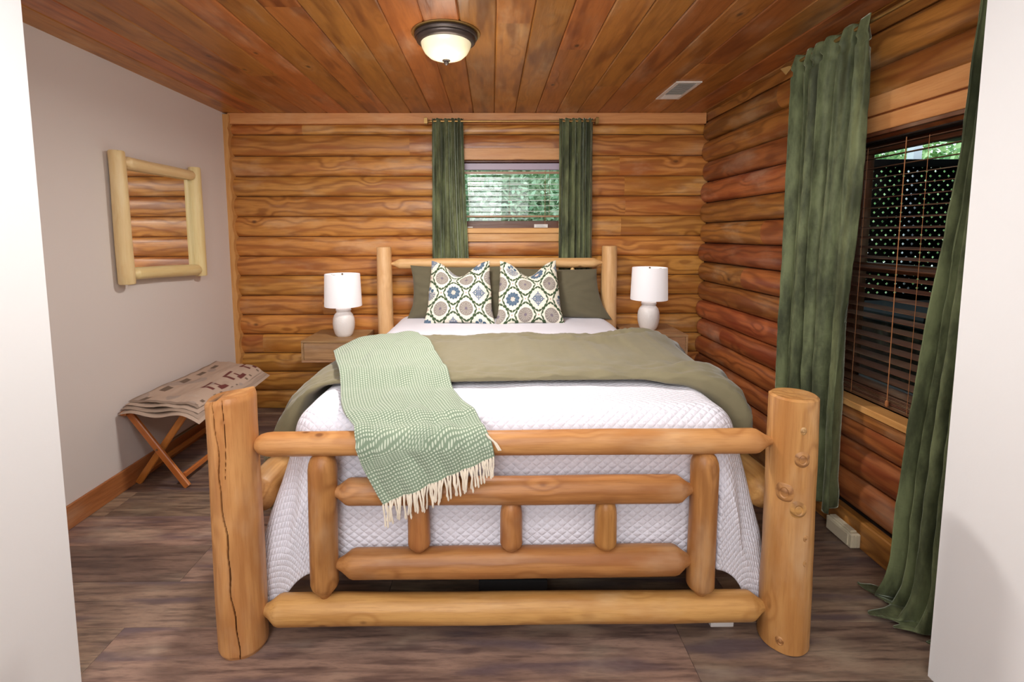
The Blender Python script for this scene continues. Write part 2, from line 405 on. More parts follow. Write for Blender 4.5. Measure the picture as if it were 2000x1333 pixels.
def beam(name, a, b, wy, wz, mat, parent=None, bev=.003, up=(0, 0, 1)):
    """a rectangular bar from a to b; wy width, wz thickness"""
    a, b = Vector(a), Vector(b); t = (b-a).normalized(); u = Vector(up)
    y = u.cross(t).normalized(); z = t.cross(y)
    R = Matrix((t, y, z)).transposed().to_4x4()
    L_ = (b-a).length
    m = MB().box(-L_/2, -wy/2, -wz/2, L_/2, wy/2, wz/2, bev)
    return m.build(name, mat, parent, Matrix.Translation((a+b)/2) @ R, smooth=False)
def fbm(x, y, z=0, o=3):
    s_, a = 0, 1
    for k in range(o):
        s_ += a*mnoise.noise(Vector((x, y, z))); x *= 2.1; y *= 2.1; z = z*2.1+3; a *= .5
    return s_
def log(name, a, b, r0, r1, mat, parent, end0='flat', end1='flat', seg=28, nz=.03, seed=0, rings=14, taper=.06, tip=.3, oval=1, ovals=None, label=None):
    """peeled log from a to b, ends 'flat' (slightly chamfered), 'cone' (whittled to a tenon) or 'dome'"""
    a, b = Vector(a), Vector(b); L_ = (b-a).length; t = (b-a).normalized()
    ref = Vector((0, 0, 1)) if abs(t.z) < .9 else Vector((0, -1, 0))
    y = ref.cross(t).normalized(); z = t.cross(y)
    st = []
    def ends(kind, r, sgn):
        if kind == 'flat': return [(0, .90), (.006, 1)]
        if kind == 'cone': return [(-.012, tip), (.0, tip), (taper*.35, tip+.32*(1-tip)), (taper*.8, .93), (taper, 1)]
        if kind == 'dome': return [(0, .30), (.006, .55), (.018, .8), (.035, .94), (.055, 1)]
    e0 = ends(end0, r0, 1); e1 = ends(end1, r1, -1)
    xs = [(d, f, 0) for d, f in e0]
    s0, s1 = e0[-1][0], L_-e1[-1][0]
    for k in range(1, rings): xs.append((s0+(s1-s0)*k/rings, 1, 1))
    xs += [(L_-d, f, 0) for d, f in reversed(e1)]
    m = MB(); n = 0
    for (x, f, _) in xs:
        q = min(1, max(0, x/L_)); r = (r0+(r1-r0)*q)*f
        for i in range(seg):
            th = 2*PI*i/seg
            rr = r*(1+nz*f*fbm(x*3+seed*7.3, math.cos(th)*1.1+seed, math.sin(th)*1.1, 3)+nz*.5*f*math.sin(x*9+seed)*math.cos(th+seed))
            m.v.append((x, rr*math.cos(th)*oval, rr*math.sin(th)))
    R = Matrix((t, y, z)).transposed().to_4x4(); k = len(xs)
    for j in range(k-1):
        for i in range(seg):
            i2 = (i+1) % seg; m.f.append((j*seg+i, j*seg+i2, (j+1)*seg+i2, (j+1)*seg+i))
    m.f.append(tuple(reversed(range(seg)))); m.f.append(tuple((k-1)*seg+i for i in range(seg)))
    o = m.build(name, mat, parent, Matrix.Translation(a) @ R, ang=35)
    if label: o['label'] = label
    return o

# ------------------------------------------------------------------ ROOM SHELL
XL, YB, ZC = -2.0, 3.80, 2.287
YN = 1.385            # room face of the near partition (the opening we look through)
# --- floor planks (run along X, one object each)
floor = MB().box(-2.3, -2.4, -.12, 1.95, 4.1, -.012).build('floor', M['ceilback'], smooth=False); tag(floor, 'brown and grey weathered plank floor of the bedroom', None, None, 'structure')
PW = .2285; yy = 1.371-PW*16; row = 0
joints = {16: [-1.3, .645], 17: [-.4, .9], 18: [-1.252, .35], 19: [-.6, .75], 20: [-1.912, -.2, 1.1]}
fr = random.Random(3)
plank_meshes = {}
while yy < 3.95:
    js = joints.get(row) or sorted([fr.uniform(-1.9, -.7), fr.uniform(.0, 1.2)])
    xs = [-2.05]+js+[1.75]
    for a, b in zip(xs[:-1], xs[1:]):
        if b > a+.02: board('floor_plank', a+.0006, yy+.0006, -.012, b-.0006, yy+PW-.0006, 0, M['floor'], floor, .0008, 0)
    yy += PW; row += 1
# --- ceiling
ceil = MB().box(-2.3, 1.2, ZC+.016, 1.95, 4.1, ZC+.20).build('ceiling', M['ceilback'], smooth=False); tag(ceil, 'tongue-and-groove pine plank ceiling', None, None, 'structure')
CW = .1560; k0 = -13; crn = random.Random(11)
jc = {-6: 2.05, -5: 1.95, -9: 2.9, -2: 2.6, 2: 2.5, 4: 3.1, 7: 2.7, -11: 2.4, 0: 2.2, 9: 3.0}
for k in range(k0, 11):
    x0 = .0225+CW*k; x1 = x0+CW
    ys = [1.24]+([jc[k]] if k in jc else [])+[3.86]
    for a, b in zip(ys[:-1], ys[1:]):
        L_ = b-a; g = .0055
        m = MB()
        hw = CW/2-.0008
        # cross-section with v-groove shoulders, board 16 mm thick; local X along board
        prof = [(-hw, .016), (-hw, .005), (-hw+g, 0), (hw-g, 0), (hw, .005), (hw, .016)]
        for xx in (0, L_):
            for (py_, pz) in prof: m.v.append((xx, py_, pz))
        for i in range(6):
            j = (i+1) % 6; m.f.append((i, j, 6+j, 6+i))
        m.f.append(tuple(range(5, -1, -1))); m.f.append(tuple(range(6, 12)))
        m.build('ceiling_plank', M['ceil'], ceil, Matrix.Translation(((x0+x1)/2, a, ZC)) @ Matrix.Rotation(PI/2, 4, 'Z'), smooth=False)
# --- left wall
wl_ = MB().box(-2.2, 1.2, -.1, XL, 4.0, 2.5).build('wall_left', M['wallgrey'], smooth=False); tag(wl_, 'plain greige painted wall on the left', None, None, 'structure')
bl = board('baseboard_left', XL, YN, 0, XL+.014, 3.78, .116, M['base'], None, .003, 1); tag(bl, 'wooden baseboard along the greige wall', None, None, 'structure')
# --- near partition with the opening (only its jambs show)
def struct(name, m, mat, label): o = m.build(name, mat, smooth=False); return tag(o, label, None, None, 'structure')
def jamb(name, sx, xe0, xe1, xo, label):
    # opening edge leans a touch, as the plaster does: xe0 at floor, xe1 at 2.29
    m = MB(); y0, y1 = .95, YN
    for z, xe in ((-.05, xe0), (2.45, xe1)):
        m.v += [(xe, y1, z), (xe, y0, z), (xo, y0, z), (xo, y1, z)]
    m.f = [(0, 1, 5, 4), (1, 2, 6, 5), (2, 3, 7, 6), (3, 0, 4, 7), (4, 5, 6, 7), (3, 2, 1, 0)]
    return struct(name, m, M['white'], label)
jamb('wall_near_left', -1, -1.272, -1.262, -2.2, 'white plaster edge of the opening at the far left')
jamb('wall_near_right', 1, 1.362, 1.352, 2.0, 'white plaster edge of the opening at the far right')
# hallway behind the camera
struct('wall_hall_left', MB().box(-1.75, -2.3, -.1, -1.6, .95, 2.75), M['hall'], 'white hallway wall left of the viewer')
struct('wall_hall_right', MB().box(1.7, -2.3, -.1, 1.85, .95, 2.75), M['hall'], 'white hallway wall right of the viewer')
struct('wall_hall_rear', MB().box(-1.75, -2.45, -.1, 1.85, -2.3, 2.75), M['hall'], 'white hallway wall behind the viewer')
struct('ceiling_hall', MB().box(-1.75, -2.45, 2.65, 1.85, 1.21, 2.8), M['hall'], 'white hallway ceiling')
struct('wall_hall_header', MB().box(-1.75, 1.15, 2.40, 1.85, 1.2, 2.8), M['hall'], 'white header above the opening')
# --- back wall: backing with window hole, then logs
WX0, WX1, WZ0, WZ1 = -.37, .65, 1.427, 1.942
m = MB(); yb0, yb1 = 3.80, 3.98
m.box(-2.2, yb0, -.1, WX0, yb1, 2.5).box(WX1, yb0, -.1, 1.9, yb1, 2.5).box(WX0, yb0, -.1, WX1, yb1, WZ0).box(WX0, yb0, WZ1, WX1, yb1, 2.5)
wb = struct('wall_back', m, M['dark'], 'honey coloured round-log wall behind the bed')
def dlog(name, L_, h, sag, mat, parent, loc, rotz, round0=False, round1=False, seg=9, nx=8, seed=0, flat=.0):
    """half-round wall log; local X along, bulging towards local -Y"""
    m = MB(); xs = [L_*i/nx for i in range(nx+1)]
    if round0: xs = [0, .006, .018, .04, .07]+[x for x in xs if x > .09]
    if round1: xs = [x for x in xs if x < L_-.09]+[L_-.07, L_-.04, L_-.018, L_-.006, L_]
    for x in xs:
        f = 1
        if round0 and x < .07: f = math.sqrt(max(0, 1-((.07-x)/.07)**2))
        if round1 and x > L_-.07: f = min(f, math.sqrt(max(0, 1-((x-L_+.07)/.07)**2)))
        wob = .004*mnoise.noise(Vector((x*1.7+seed*3.1, seed, 0)))
        for i in range(seg+1):
            a = -PI/2+PI*i/seg
            # flattened semicircle profile
            yy_ = -(sag*(abs(math.cos(a))**.75))*(.35+.65*f if f < 1 else 1) - wob*math.cos(a)
            zz_ = math.sin(a)*(h/2-.0012)*(.72+.28*f)
            m.v.append((x, yy_-.001, zz_))
    k = seg+1
    for j in range(len(xs)-1):
        for i in range(seg): m.f.append((j*k+i, (j+1)*k+i, (j+1)*k+i+1, j*k+i+1))
        m.f.append((j*k, j*k+seg, (j+1)*k+seg, (j+1)*k))
    m.f.append(tuple(range(k))); m.f.append(tuple(reversed([(len(xs)-1)*k+i for i in range(k)])))
    return m.build(name, mat, parent, Matrix.Translation(loc) @ Matrix.Rotation(rotz, 4, 'Z'), ang=50)
rows = [2.210, 2.135, 1.977, 1.825, 1.673, 1.520, 1.366, 1.214, 1.062, .908, .754, .600, .448, .297, .145, -.008]
splits = {1: [-1.43], 2: [-.62], 3: [.98], 4: [1.02], 5: [1.03], 6: [1.0, ], 7: [.6], 9: [], 10: [-1.32], 12: [-1.80], 8: [-.1], 11: [.3], 13: [-.6], 14: [.2]}
XR0, XR1 = -1.972, 1.66
for i in range(len(rows)-1):
    z1, z0 = rows[i], rows[i+1]; zc = (z0+z1)/2; h = z1-z0
    segs = [XR0]+splits.get(i+1, [])+[XR1]
    for a, b in zip(segs[:-1], segs[1:]):
        parts = [(a, b)]
        if z1 > WZ0+.02 and z0 < WZ1-.03:      # courses cut by the window
            parts = [(p, q) for (p, q) in ((a, min(b, WX0)), (max(a, WX1), b)) if q-p > .05]
        for (p, q) in parts:
            dlog('log', q-p, h, .030 if h > .1 else .022, M['log'], wb, (p, 3.802, zc), 0, seed=i*3+p, nx=max(3, int((q-p)*4)))
t1 = board('trim_1', -1.972, 3.752, 2.208, 1.62, 3.80, 2.287, M['trimw'], None, .002); tag(t1, 'flat pine board along the top of the back wall', None, None, 'structure')
t1b = None
# corner board scribed around the log ends
m = MB(); zs = np.linspace(0.0, 2.275, 90)
for z in zs:
    ph = 0
    for i in range(len(rows)-1):
        if rows[i+1] <= z < rows[i]: ph = math.sin(PI*(z-rows[i+1])/(rows[i]-rows[i+1]))**.8
    xe = -1.952-.016*ph
    m.v += [(-2.0, 3.735, z), (xe+.0, 3.735, z), (xe, 3.80, z), (-2.0, 3.80, z)]
for j in range(len(zs)-1):
    for i in range(4): i2 = (i+1) % 4; m.f.append((j*4+i, j*4+i2, j*4+4+i2, j*4+4+i))
m.f += [(3, 2, 1, 0), tuple(len(m.v)-4+i for i in range(4))]
R = Matrix.Rotation(-PI/2, 4, 'Y')  # local X up
inv = (Matrix.Translation((-1.98, 3.77, 1.1)) @ R).inverted()
m.v = [tuple(inv @ Vector(v)) for v in m.v]
m.f = [tuple(reversed(f)) for f in m.f]
o = m.build('trim_2', M['trimw'], None, Matrix.Translation((-1.98, 3.77, 1.1)) @ R, smooth=False); tag(o, 'upright pine corner board scalloped around the log ends', None, None, 'structure')
# --- right wall: backing with window hole, logs
RX = 1.655
RY0, RY1, RZ0, RZ1 = 1.44, 2.36, .645, 1.80
m = MB(); xb0, xb1 = RX, RX+.17
m.box(xb0, 1.2, -.1, xb1, RY0, 2.5).box(xb0, RY1, -.1, xb1, 4.0, 2.5).box(xb0, RY0, -.1, xb1, RY1, RZ0).box(xb0, RY0, RZ1, xb1, RY1, 2.5)
wr = struct('wall_right', m, M['dark'], 'reddish brown round-log wall on the right')
rrows = [2.225, 2.078, 1.922, 1.772, 1.615, 1.463, 1.311, 1.166, 1.018, .870, .728, .590, .445, .300, .150]
rsplit = {1: [2.8], 4: [], 8: [3.1], 11: [2.6, 3.35], 12: [], 6: [2.9]}
for i in range(len(rrows)-1):
    z1, z0 = rrows[i], rrows[i+1]; zc = (z0+z1)/2; h = z1-z0
    y0s = 3.79+.014*math.sin(i*2.3)
    segs = [y0s]+list(reversed(rsplit.get(i+1, [])))+[1.30]
    for j, (a, b) in enumerate(zip(segs[:-1], segs[1:])):   # running towards the camera
        parts = [(a, b)]
        if z1 > RZ0+.03 and z0 < RZ1-.03:
            parts = [(p, q) for (p, q) in ((a, max(b, RY1)), (min(a, RY0), b)) if p-q > .05]
        for n_, (p, q) in enumerate(parts):
            dlog('log', p-q, h, .062, M['log_red'], wr, (RX+.005, p, zc), -PI/2, round0=(j == 0 and n_ == 0), seed=i*5+j+40, nx=max(4, int((p-q)*6)))
# flat boards at top and bottom of right wall
board('flat_board', RX-.03, 1.3, 2.225, RX+.01, 3.77, 2.287, M['log_red'], wr, .003, 1)
# skirting boards on the right
b1 = board('baseboard_right', RX-.045, 1.30, 0, RX, 3.76, .125, M['log_red'], None, .006, 1); tag(b1, 'flat brown board along the foot of the right log wall', None, None, 'structure')
# bottom courses need clearance behind baseboard: handled by their bulge

# ------------------------------------------------------------------ WINDOW 1 (back)
w1 = empty('window_1', (.13, 3.8, WZ0), 'small window with raised blind above the headboard', None, None, 'structure')
board('head_casing', -.39, 3.745, 1.942, .67, 3.792, 2.028, M['trimw'], w1, .003)
board('stool_board', -.39, 3.735, 1.388, .67, 3.80, 1.427, M['trimw'], w1, .003)
board('apron_board', -.39, 3.750, 1.324, .67, 3.79, 1.388, M['trimw'], w1, .003)
for s_ in (WX0, WX1-.02): board('side_casing', s_-.0, 3.76, WZ0, s_+.02, 3.97, WZ1, M['trimw'], w1, .002, 2)
board('head_jamb', WX0+.02, 3.80, WZ1-.012, WX1-.02, 3.97, WZ1, M['sash'], w1, .002)
board('sash_bottom', WX0+.02, 3.90, WZ0, WX1-.02, 3.94, WZ0+.06, M['sash'], w1, .003)
board('sash_top', WX0+.02, 3.90, WZ1-.05, WX1-.02, 3.94, WZ1-.012, M['sash'], w1, .003)
for s_ in (WX0+.02, WX1-.06): board('sash_side', s_, 3.90, WZ0+.06, s_+.04, 3.94, WZ1-.05, M['sash'], w1, .003, 2)
board('glass_pane', WX0+.05, 3.918, WZ0+.05, WX1-.05, 3.922, WZ1-.04, M['glass'], w1, 0)
board('sill_ledge', WX0+.02, 3.80, WZ0-.012, WX1-.02, 3.90, WZ0+.004, M['sash'], w1, .001)
o = board('sticker', .33, 3.786, WZ0+.004, .435, 3.788, WZ0+.030, M['label'], None, 0, 0); tag(o, 'small white paper sticker on the sill of the back window, right side', 'sticker')
for k in range(3): board('print_line', .345, 3.7852, WZ0+.009+.007*k, .42-.01*k, 3.7862, WZ0+.0105+.007*k, M['label_grey'], o, 0, 0)
o = board('sticker', -.185, 3.786, WZ0+.004, -.145, 3.788, WZ0+.012, M['label'], None, 0, 0); tag(o, 'tiny white tag on the sill of the back window, left side', 'tag')
# blind: headrail, valance, slats, bottom rail, cords
bl1 = empty('window_blind', (.13, 3.85, 1.92), 'partly raised white-edged slatted blind in the small back window', 'blind')
M['lilac'] = simple('pale_lilac_rail', srgb(176, 160, 176), .45, noise=.05)
M['palewood'] = simple('pale_slat_paint', srgb(244, 246, 240), .4, noise=.03)
M['stackwood'] = wood('light_brown_slat', srgb(172, 134, 100), srgb(130, 96, 68), srgb(80, 50, 30), .4, freq=14, ringamt=.3, hv=.03, knots=0)
board('headrail', WX0+.025, 3.815, 1.875, WX1-.025, 3.865, 1.925, M['lilac'], bl1, .003)
board('valance_strip', WX0+.025, 3.810, 1.843, WX1-.025, 3.818, 1.862, M['stackwood'], bl1, .002)
z = 1.808
for k in range(7):
    beam('slat', (WX0+.028, 3.84, z), (WX1-.028, 3.84, z), .048, .0028, M['palewood'], bl1, 0, up=(0, -.03, 1)); z -= .0415
board('bottom_rail', WX0+.028, 3.815, 1.512, WX1-.028, 3.865, 1.526, M['stackwood'], bl1, .003)
for x in (-.17, .14, .45):
    MB().tube([(x, 3.814, 1.88), (x, 3.814, 1.52)], .0009, 5).build('ladder_cord', M['cord'], bl1)
MB().tube([(.415, 3.806, 1.88), (.417, 3.806, 1.32)], .0014, 6).build('lift_cord', M['cord'], bl1)

# ------------------------------------------------------------------ WINDOW 2 (right)
w2 = empty('window_2', (RX, 1.85, RZ0), 'large side window looking onto a dark latticed porch', None, None, 'structure')
board('head_casing', 1.585, 1.40, 1.868, 1.625, 2.42, 1.945, M['trimw'], w2, .003, 1)
board('head_casing', 1.592, 1.40, 1.800, 1.630, 2.42, 1.862, M['trimw'], w2, .003, 1)
board('stool_board', 1.580, 1.40, .615, 1.76, 2.42, .645, M['trimw'], w2, .004, 1)
board('apron_board', 1.592, 1.40, .560, 1.64, 2.42, .614, M['log_red'], w2, .003, 1)
for y_ in (RY1, RY0-.03): board('side_casing', 1.60, y_-.0, .646, 1.80, y_+.03, 1.80, M['trimw'], w2, .002, 2)
board('side_lining', 1.63, RY1-.012, .646, 1.82, RY1, 1.80, M['sash'], w2, .001, 2)
board('head_lining', 1.60, RY0, 1.785, 1.82, RY1, 1.80, M['sash'], w2, .001, 1)
board('sash_bottom', 1.755, RY0, .646, 1.795, RY1, .70, M['sash'], w2, .003, 1)
board('sash_top', 1.755, RY0, 1.745, 1.795, RY1, 1.785, M['sash'], w2, .003, 1)
board('meeting_rail', 1.745, RY0, 1.205, 1.80, RY1, 1.245, M['sash'], w2, .003, 1)
for y_ in (RY0, RY1-.052): board('sash_side', 1.755, y_, .70, 1.795, y_+.04, 1.745, M['sash'], w2, .003, 2)
board('glass_pane', 1.772, RY0+.03, .69, 1.776, RY1-.05, 1.21, M['glass'], w2, 0, 1)
board('glass_pane', 1.776, RY0+.03, 1.24, 1.780, RY1-.05, 1.75, M['glass'], w2, 0, 1)
bl2 = empty('window_blind', (1.67, 1.85, 1.79), 'dark brown wooden slatted blind lowered in the side window', 'blind')
board('headrail', 1.645, RY0+.01, 1.770, 1.70, 2.262, 1.798, M['dark'], bl2, .003, 1)
z = 1.748; k = 0
while z > .72:
    beam('slat', (1.672, 2.262, z), (1.672, RY0+.012, z), .048, .0028, M['slat'], bl2, .0, up=(-.10-.012*k*.4, 0, 1)); z -= .0428; k += 1
for q in range(6): board('stacked_slat', 1.648, RY0+.012, .672+q*.0062, 1.696, 2.262, .676+q*.0062, M['slat'], bl2, 0, 1)
board('bottom_rail', 1.648, RY0+.012, .652, 1.696, 2.262, .668, M['slat'], bl2, .003, 1)
for y_ in (2.16, 1.86, 1.56):
    MB().tube([(1.647, y_, 1.75), (1.647, y_, .66)], .0010, 5).build('ladder_cord', M['cord'], bl2)
MB().tube([(1.640, 1.955, 1.76), (1.638, 1.952, 1.2), (1.636, 1.945, .69)], .0018, 6).build('lift_cord', M['cord'], bl2)
MB().lathe([(.002, 0), (.006, -.004), (.007, -.02), (.003, -.028)], 10, (1.636, 1.945, .692)).build('cord_tassel', M['cord'], bl2)

# ------------------------------------------------------------------ OUTSIDE
g = MB().box(-14, 3.99, -.75, 20, 22, -.65); g.box(1.84, -4, -.75, 20, 3.99, -.65)
struct('ground', g, M['soil'], 'overgrown ground outside the windows')
pf = struct('porch_floor', MB().box(1.83, .6, -.12, 4.6, 4.35, -.04), M['porch'], 'dark porch deck outside the side window')
struct('porch_roof', MB().box(1.83, .6, 2.14, 4.6, 4.12, 2.24), M['porch'], 'dark underside of the porch roof')
struct('porch_light_block', MB().box(4.5, .6, -.04, 4.6, 4.35, 2.14), M['porch'], 'added dark outer panel keeping daylight off the porch')  # unseen, added to block daylight so the porch stays dark
struct('porch_light_block_end', MB().box(1.83, .5, -.04, 4.6, .6, 2.14), M['porch'], 'added dark near panel keeping daylight off the porch')  # unseen panel too, added to shut daylight out at the near end
o = beam('porch_brace', (4.05, 4.16, 2.03), (4.6, 4.16, 2.30), .05, .09, M['porch'], None, .004); tag(o, 'slanting brown porch brace above the lattice', 'brace')
# lattice panel
lt = empty('lattice_panel', (3.3, 4.22, -.04), 'dark diamond lattice screen beyond the side window', 'lattice')
p_ = .0775; x0, x1, z0, z1 = 2.2, 4.5, .82, 1.965
sw = .0350
m = MB(); m2 = MB()
def strip(mb, sgn, c, y0_, y1_):
    # strip along direction (1, sgn) through x - sgn*z = c, clipped to the panel, as a bar of width sw
    pts = []
    # line: z = sgn*(x-c)
    for x in (x0, x1):
        zz = sgn*(x-c)
        if z0 <= zz <= z1: pts.append((x, zz))
    for zz in (z0, z1):
        x = c+sgn*zz
        if x0 < x < x1: pts.append((x, zz))
    if len(pts) < 2: return
    pts.sort(); a, b = pts[0], pts[-1]
    if abs(a[0]-b[0]) < .02: return
    h_ = sw/2/math.sqrt(2); nx_, nz_ = -sgn*h_, h_
    n = len(mb.v)
    for y_ in (y0_, y1_):
        mb.v += [(a[0]-nx_, y_, a[1]-nz_), (b[0]-nx_, y_, b[1]-nz_), (b[0]+nx_, y_, b[1]+nz_), (a[0]+nx_, y_, a[1]+nz_)]
    mb.f += [tuple(n+i for i in q) for q in ((0, 1, 2, 3), (7, 6, 5, 4), (0, 4, 5, 1), (1, 5, 6, 2), (2, 6, 7, 3), (3, 7, 4, 0))]
c = x0-z1
while c < x1+z1: strip(m, 1, c, 4.215, 4.222); c += p_
c = x0
while c < x1+z1*1.2: strip(m2, -1, c, 4.222, 4.229); c += p_
o = m.build('lattice_strip', M['lattice'], lt, smooth=False); o['kind'] = 'stuff'
o = m2.build('lattice_strip', M['lattice'], lt, smooth=False); o['kind'] = 'stuff'
board('top_rail', x0, 4.20, z1-.02, x1, 4.25, z1+.045, M['lattice'], lt, .003)
board('bottom_rail', x0, 4.20, z0-.05, x1, 4.25, z0+.02, M['lattice'], lt, .003)
board('lower_panel', x0, 4.20, -.04, x1, 4.24, z0-.05, M['porch'], lt, .003)
board('end_post', x0-.05, 4.19, -.04, x0+.03, 4.26, 2.12, M['lattice'], lt, .003, 2)
o = board('porch_post', 3.895, 4.55, -.65, 3.975, 4.63, 2.6, M['postwhite'], None, .004, 2); tag(o, 'white square post behind the lattice top', 'post')
tb = empty('patio_box', (3.5, 3.4, -.04), 'grey-blue covered box on the dark porch', 'box')
board('cabinet', 2.9, 3.2, -.04, 4.2, 4.0, .72, M['porch'], tb, .01)
board('cover', 2.85, 3.15, .72, 4.25, 4.05, .82, M['tub'], tb, .02)
# foliage: leaf masses
def leaves(name, n, box, mat, size, label, cat, seed):
    r = np.random.RandomState(seed)
    (x0, x1), (y0, y1), (z0, z1) = box
    c = np.stack([r.uniform(x0, x1, n), r.uniform(y0, y1, n), r.uniform(z0, z1, n)], 1)
    # clump: pull towards random centres
    k = r.uniform(0, 1, (60, 3))*[x1-x0, y1-y0, z1-z0]+[x0, y0, z0]
    idx = r.randint(0, 60, n); c = c*.45+k[idx]*.55+r.normal(0, .18, (n, 3))
    a = r.normal(0, 1, (n, 3)); a /= np.linalg.norm(a, axis=1)[:, None]
    b = np.cross(a, r.normal(0, 1, (n, 3))); b /= np.linalg.norm(b, axis=1)[:, None]
    s = (size*r.uniform(.5, 1.3, n))[:, None]
    P = np.stack([c-a*s, c+b*s*.45, c+a*s, c-b*s*.45], 1).reshape(-1, 3)
    m = MB(); m.v = [tuple(v) for v in P]; m.f = [(4*i, 4*i+1, 4*i+2, 4*i+3) for i in range(n)]
    o = m.build(name, mat, None, smooth=False); tag(o, label, cat, None, 'stuff'); return o
leaves('hedge_foliage', 26000, ((-2.2, 2.4), (5.3, 6.8), (0.2, 2.9)), M['leaf2'], .05, 'leafy green shrubs beyond the small back window', 'foliage', 1)
leaves('tree_foliage', 15000, ((3.2, 9.5), (6.8, 9), (0, 3.6)), M['leaf'], .07, 'bright green trees beyond the porch lattice', 'foliage', 2)
leaves('far_foliage', 9000, ((-4, 3), (9, 11), (-.5, 4.2)), M['leaf2'], .16, 'pale distant foliage behind the back window shrubs', 'foliage', 3)

# ------------------------------------------------------------------ BED FRAME
bed = empty('log_bed', (.07, 1.53, 0), 'peeled pine log bed with thick round posts and open log footboard', 'bed')
# left footpost with a long drying crack: dense lathe
def crack_post(name, x, y, z0, z1, r, mat):
    m = MB(); seg = 300; rings = 150
    H = z1-z0
    attr = []
    for j in range(rings+1):
        q = j/rings; z = q*H
        rr0 = r*(1+.03*math.sin(q*5+.6)+(-.06 if q < .01 else 0))
        # crack angle: camera is towards -y (-90 deg); wanders from left-of-centre at top to right at the foot
        ca = math.radians(-104+30*(1-q)**1.0+2.5*math.sin(q*17)+1.5*math.sin(q*41))
        depth = .020 if q < .965 else .020
        wdt = .013+.022*max(0, math.sin(PI*min(1, (1-q)*1.0)))
        ca2 = math.radians(-84+6*math.sin(q*9)); w2_ = .010 if .70 < q < 1 else 0
        edge = 1
        if q > .985: edge = .93+.07*(1-(q-.985)/.015)
        if q < .02: edge = .94+.06*q/.02
        for i in range(seg):
            th = 2*PI*i/seg - PI
            f = fbm(math.cos(th)*1.2+3, math.sin(th)*1.2, z*2.2, 3)
            rr = rr0*edge*(1+.035*f)
            d = abs((th-ca+PI) % (2*PI)-PI); cr_ = max(0, 1-d/wdt)
            cr2 = 0
            if w2_: d2 = abs((th-ca2+PI) % (2*PI)-PI); cr2 = max(0, 1-d2/(w2_*(1 if q > .8 else (q-.7)*10)+1e-6))*.7
            c_ = max(cr_, cr2)
            rr -= depth*min(1, c_*1.3)
            # sloping uneven top
            zz = z + (0.016*math.cos(th-.3)+.004*math.sin(3*th) if q == 1 else 0)*1.0
            if j == rings: zz = H + .013*math.cos(th)+.003*math.sin(3*th)
            elif q > .96: zz = z+(q-.96)/.04*(.013*math.cos(th)+.003*math.sin(3*th))
            m.v.append((zz, rr*math.sin(th)*-1, rr*math.cos(th)))   # local X = up
            attr.append(min(1, c_*1.6))
    for j in range(rings):
        for i in range(seg):
            i2 = (i+1) % seg; m.f.append((j*seg+i, (j+1)*seg+i, (j+1)*seg+i2, j*seg+i2))
    m.f.append(tuple(range(seg))); m.f.append(tuple(reversed([rings*seg+i for i in range(seg)])))
    # local frame: X->world Z ; local z -> world X ; local y -> world -Y ... build matrix columns
    R = Matrix(((0, 0, 1), (0, -1, 0), (1, 0, 0))).to_4x4()
    o = m.build(name, mat, bed, Matrix.Translation((x, y, z0)) @ R, ang=60)
    a = o.data.attributes.new('crack', 'FLOAT', 'POINT'); a.data.foreach_set('value', attr)
    return o
o = crack_post('post', -.842, 1.53, 0, .868, .0765, M['bed']); o['label'] = 'thick footpost with a long dark drying crack'
def knot_bumps(name, c, r, rot_y=0):
    pass
log('post', (.992, 1.53, 0), (.981, 1.53, .862), .0775, .0705, M['bed'], bed, 'flat', 'flat', 48, .035, 5, 30)
# knots on right post: raised rings
def knot(x, z, r, post=(.985, 1.53), pr=.073):
    dx = x-post[0]; ang = math.asin(max(-1, min(1, dx/pr))); n = Vector((math.sin(ang), -math.cos(ang), 0))
    c = Vector((post[0], post[1], z))+n*(pr-.0035)
    m = MB(); seg = 24
    prof = [(1.9, 0.0), (1.35, .0042), (1.0, .0062), (.78, .0040), (.6, .0056), (.36, .0060), (0.02, .0068)]
    m2 = MB().lathe([(q*r, h) for q, h in prof], seg)
    R = n.to_track_quat('Z', 'Y').to_matrix().to_4x4() @ Matrix.Diagonal((1, 1.35, 1, 1))
    return m2.build('knot', M['knot'], bed, Matrix.Translation(c) @ R)
M['knot'] = wood('knot_wood', srgb(188, 134, 78), srgb(126, 80, 44), srgb(90, 50, 26), .5, freq=60, ringamt=.7, hv=.08, knots=0, streak=.2)
for x_, z_, r_ in ((.972, .765, .006), (.975, .672, .012), (.935, .555, .014), (.972, .505, .013), (1.0, .41, .007), (1.005, .325, .008), (.945, .045, .008)): knot(x_, z_, r_)
FY = 1.53
log('rail', (-.772, FY, .702), (.915, FY, .704), .0385, .041, M['bed'], bed, 'dome', 'cone', 32, .04, 1, 30)
log('rail', (-.772, FY, .121), (.925, FY, .123), .050, .048, M['bed'], bed, 'cone', 'cone', 32, .035, 2, 30)
log('rail', (-.522, FY, .537), (.662, FY, .541), .044, .046, M['bed_red'], bed, 'cone', 'cone', 32, .04, 3, 24, taper=.055)
log('rail', (-.520, FY, .284), (.664, FY, .292), .048, .050, M['bed_red'], bed, 'cone', 'cone', 32, .04, 4, 24, taper=.06)
log('upright', (-.563, FY, .165), (-.555, FY, .672), .046, .047, M['bed_red'], bed, 'cone', 'dome', 32, .04, 6, 16, taper=.055)
log('upright', (.702, FY, .165), (.698, FY, .672), .044, .044, M['bed_red'], bed, 'cone', 'dome', 32, .04, 7, 16, taper=.04)
for i, x_ in enumerate((-.244, .063, .377)):
    log('short_spindle', (x_, FY, .322), (x_, FY, .512), .0375, .036, M['bed_red'], bed, 'cone', 'dome', 28, .03, 8+i, 8, taper=.035)
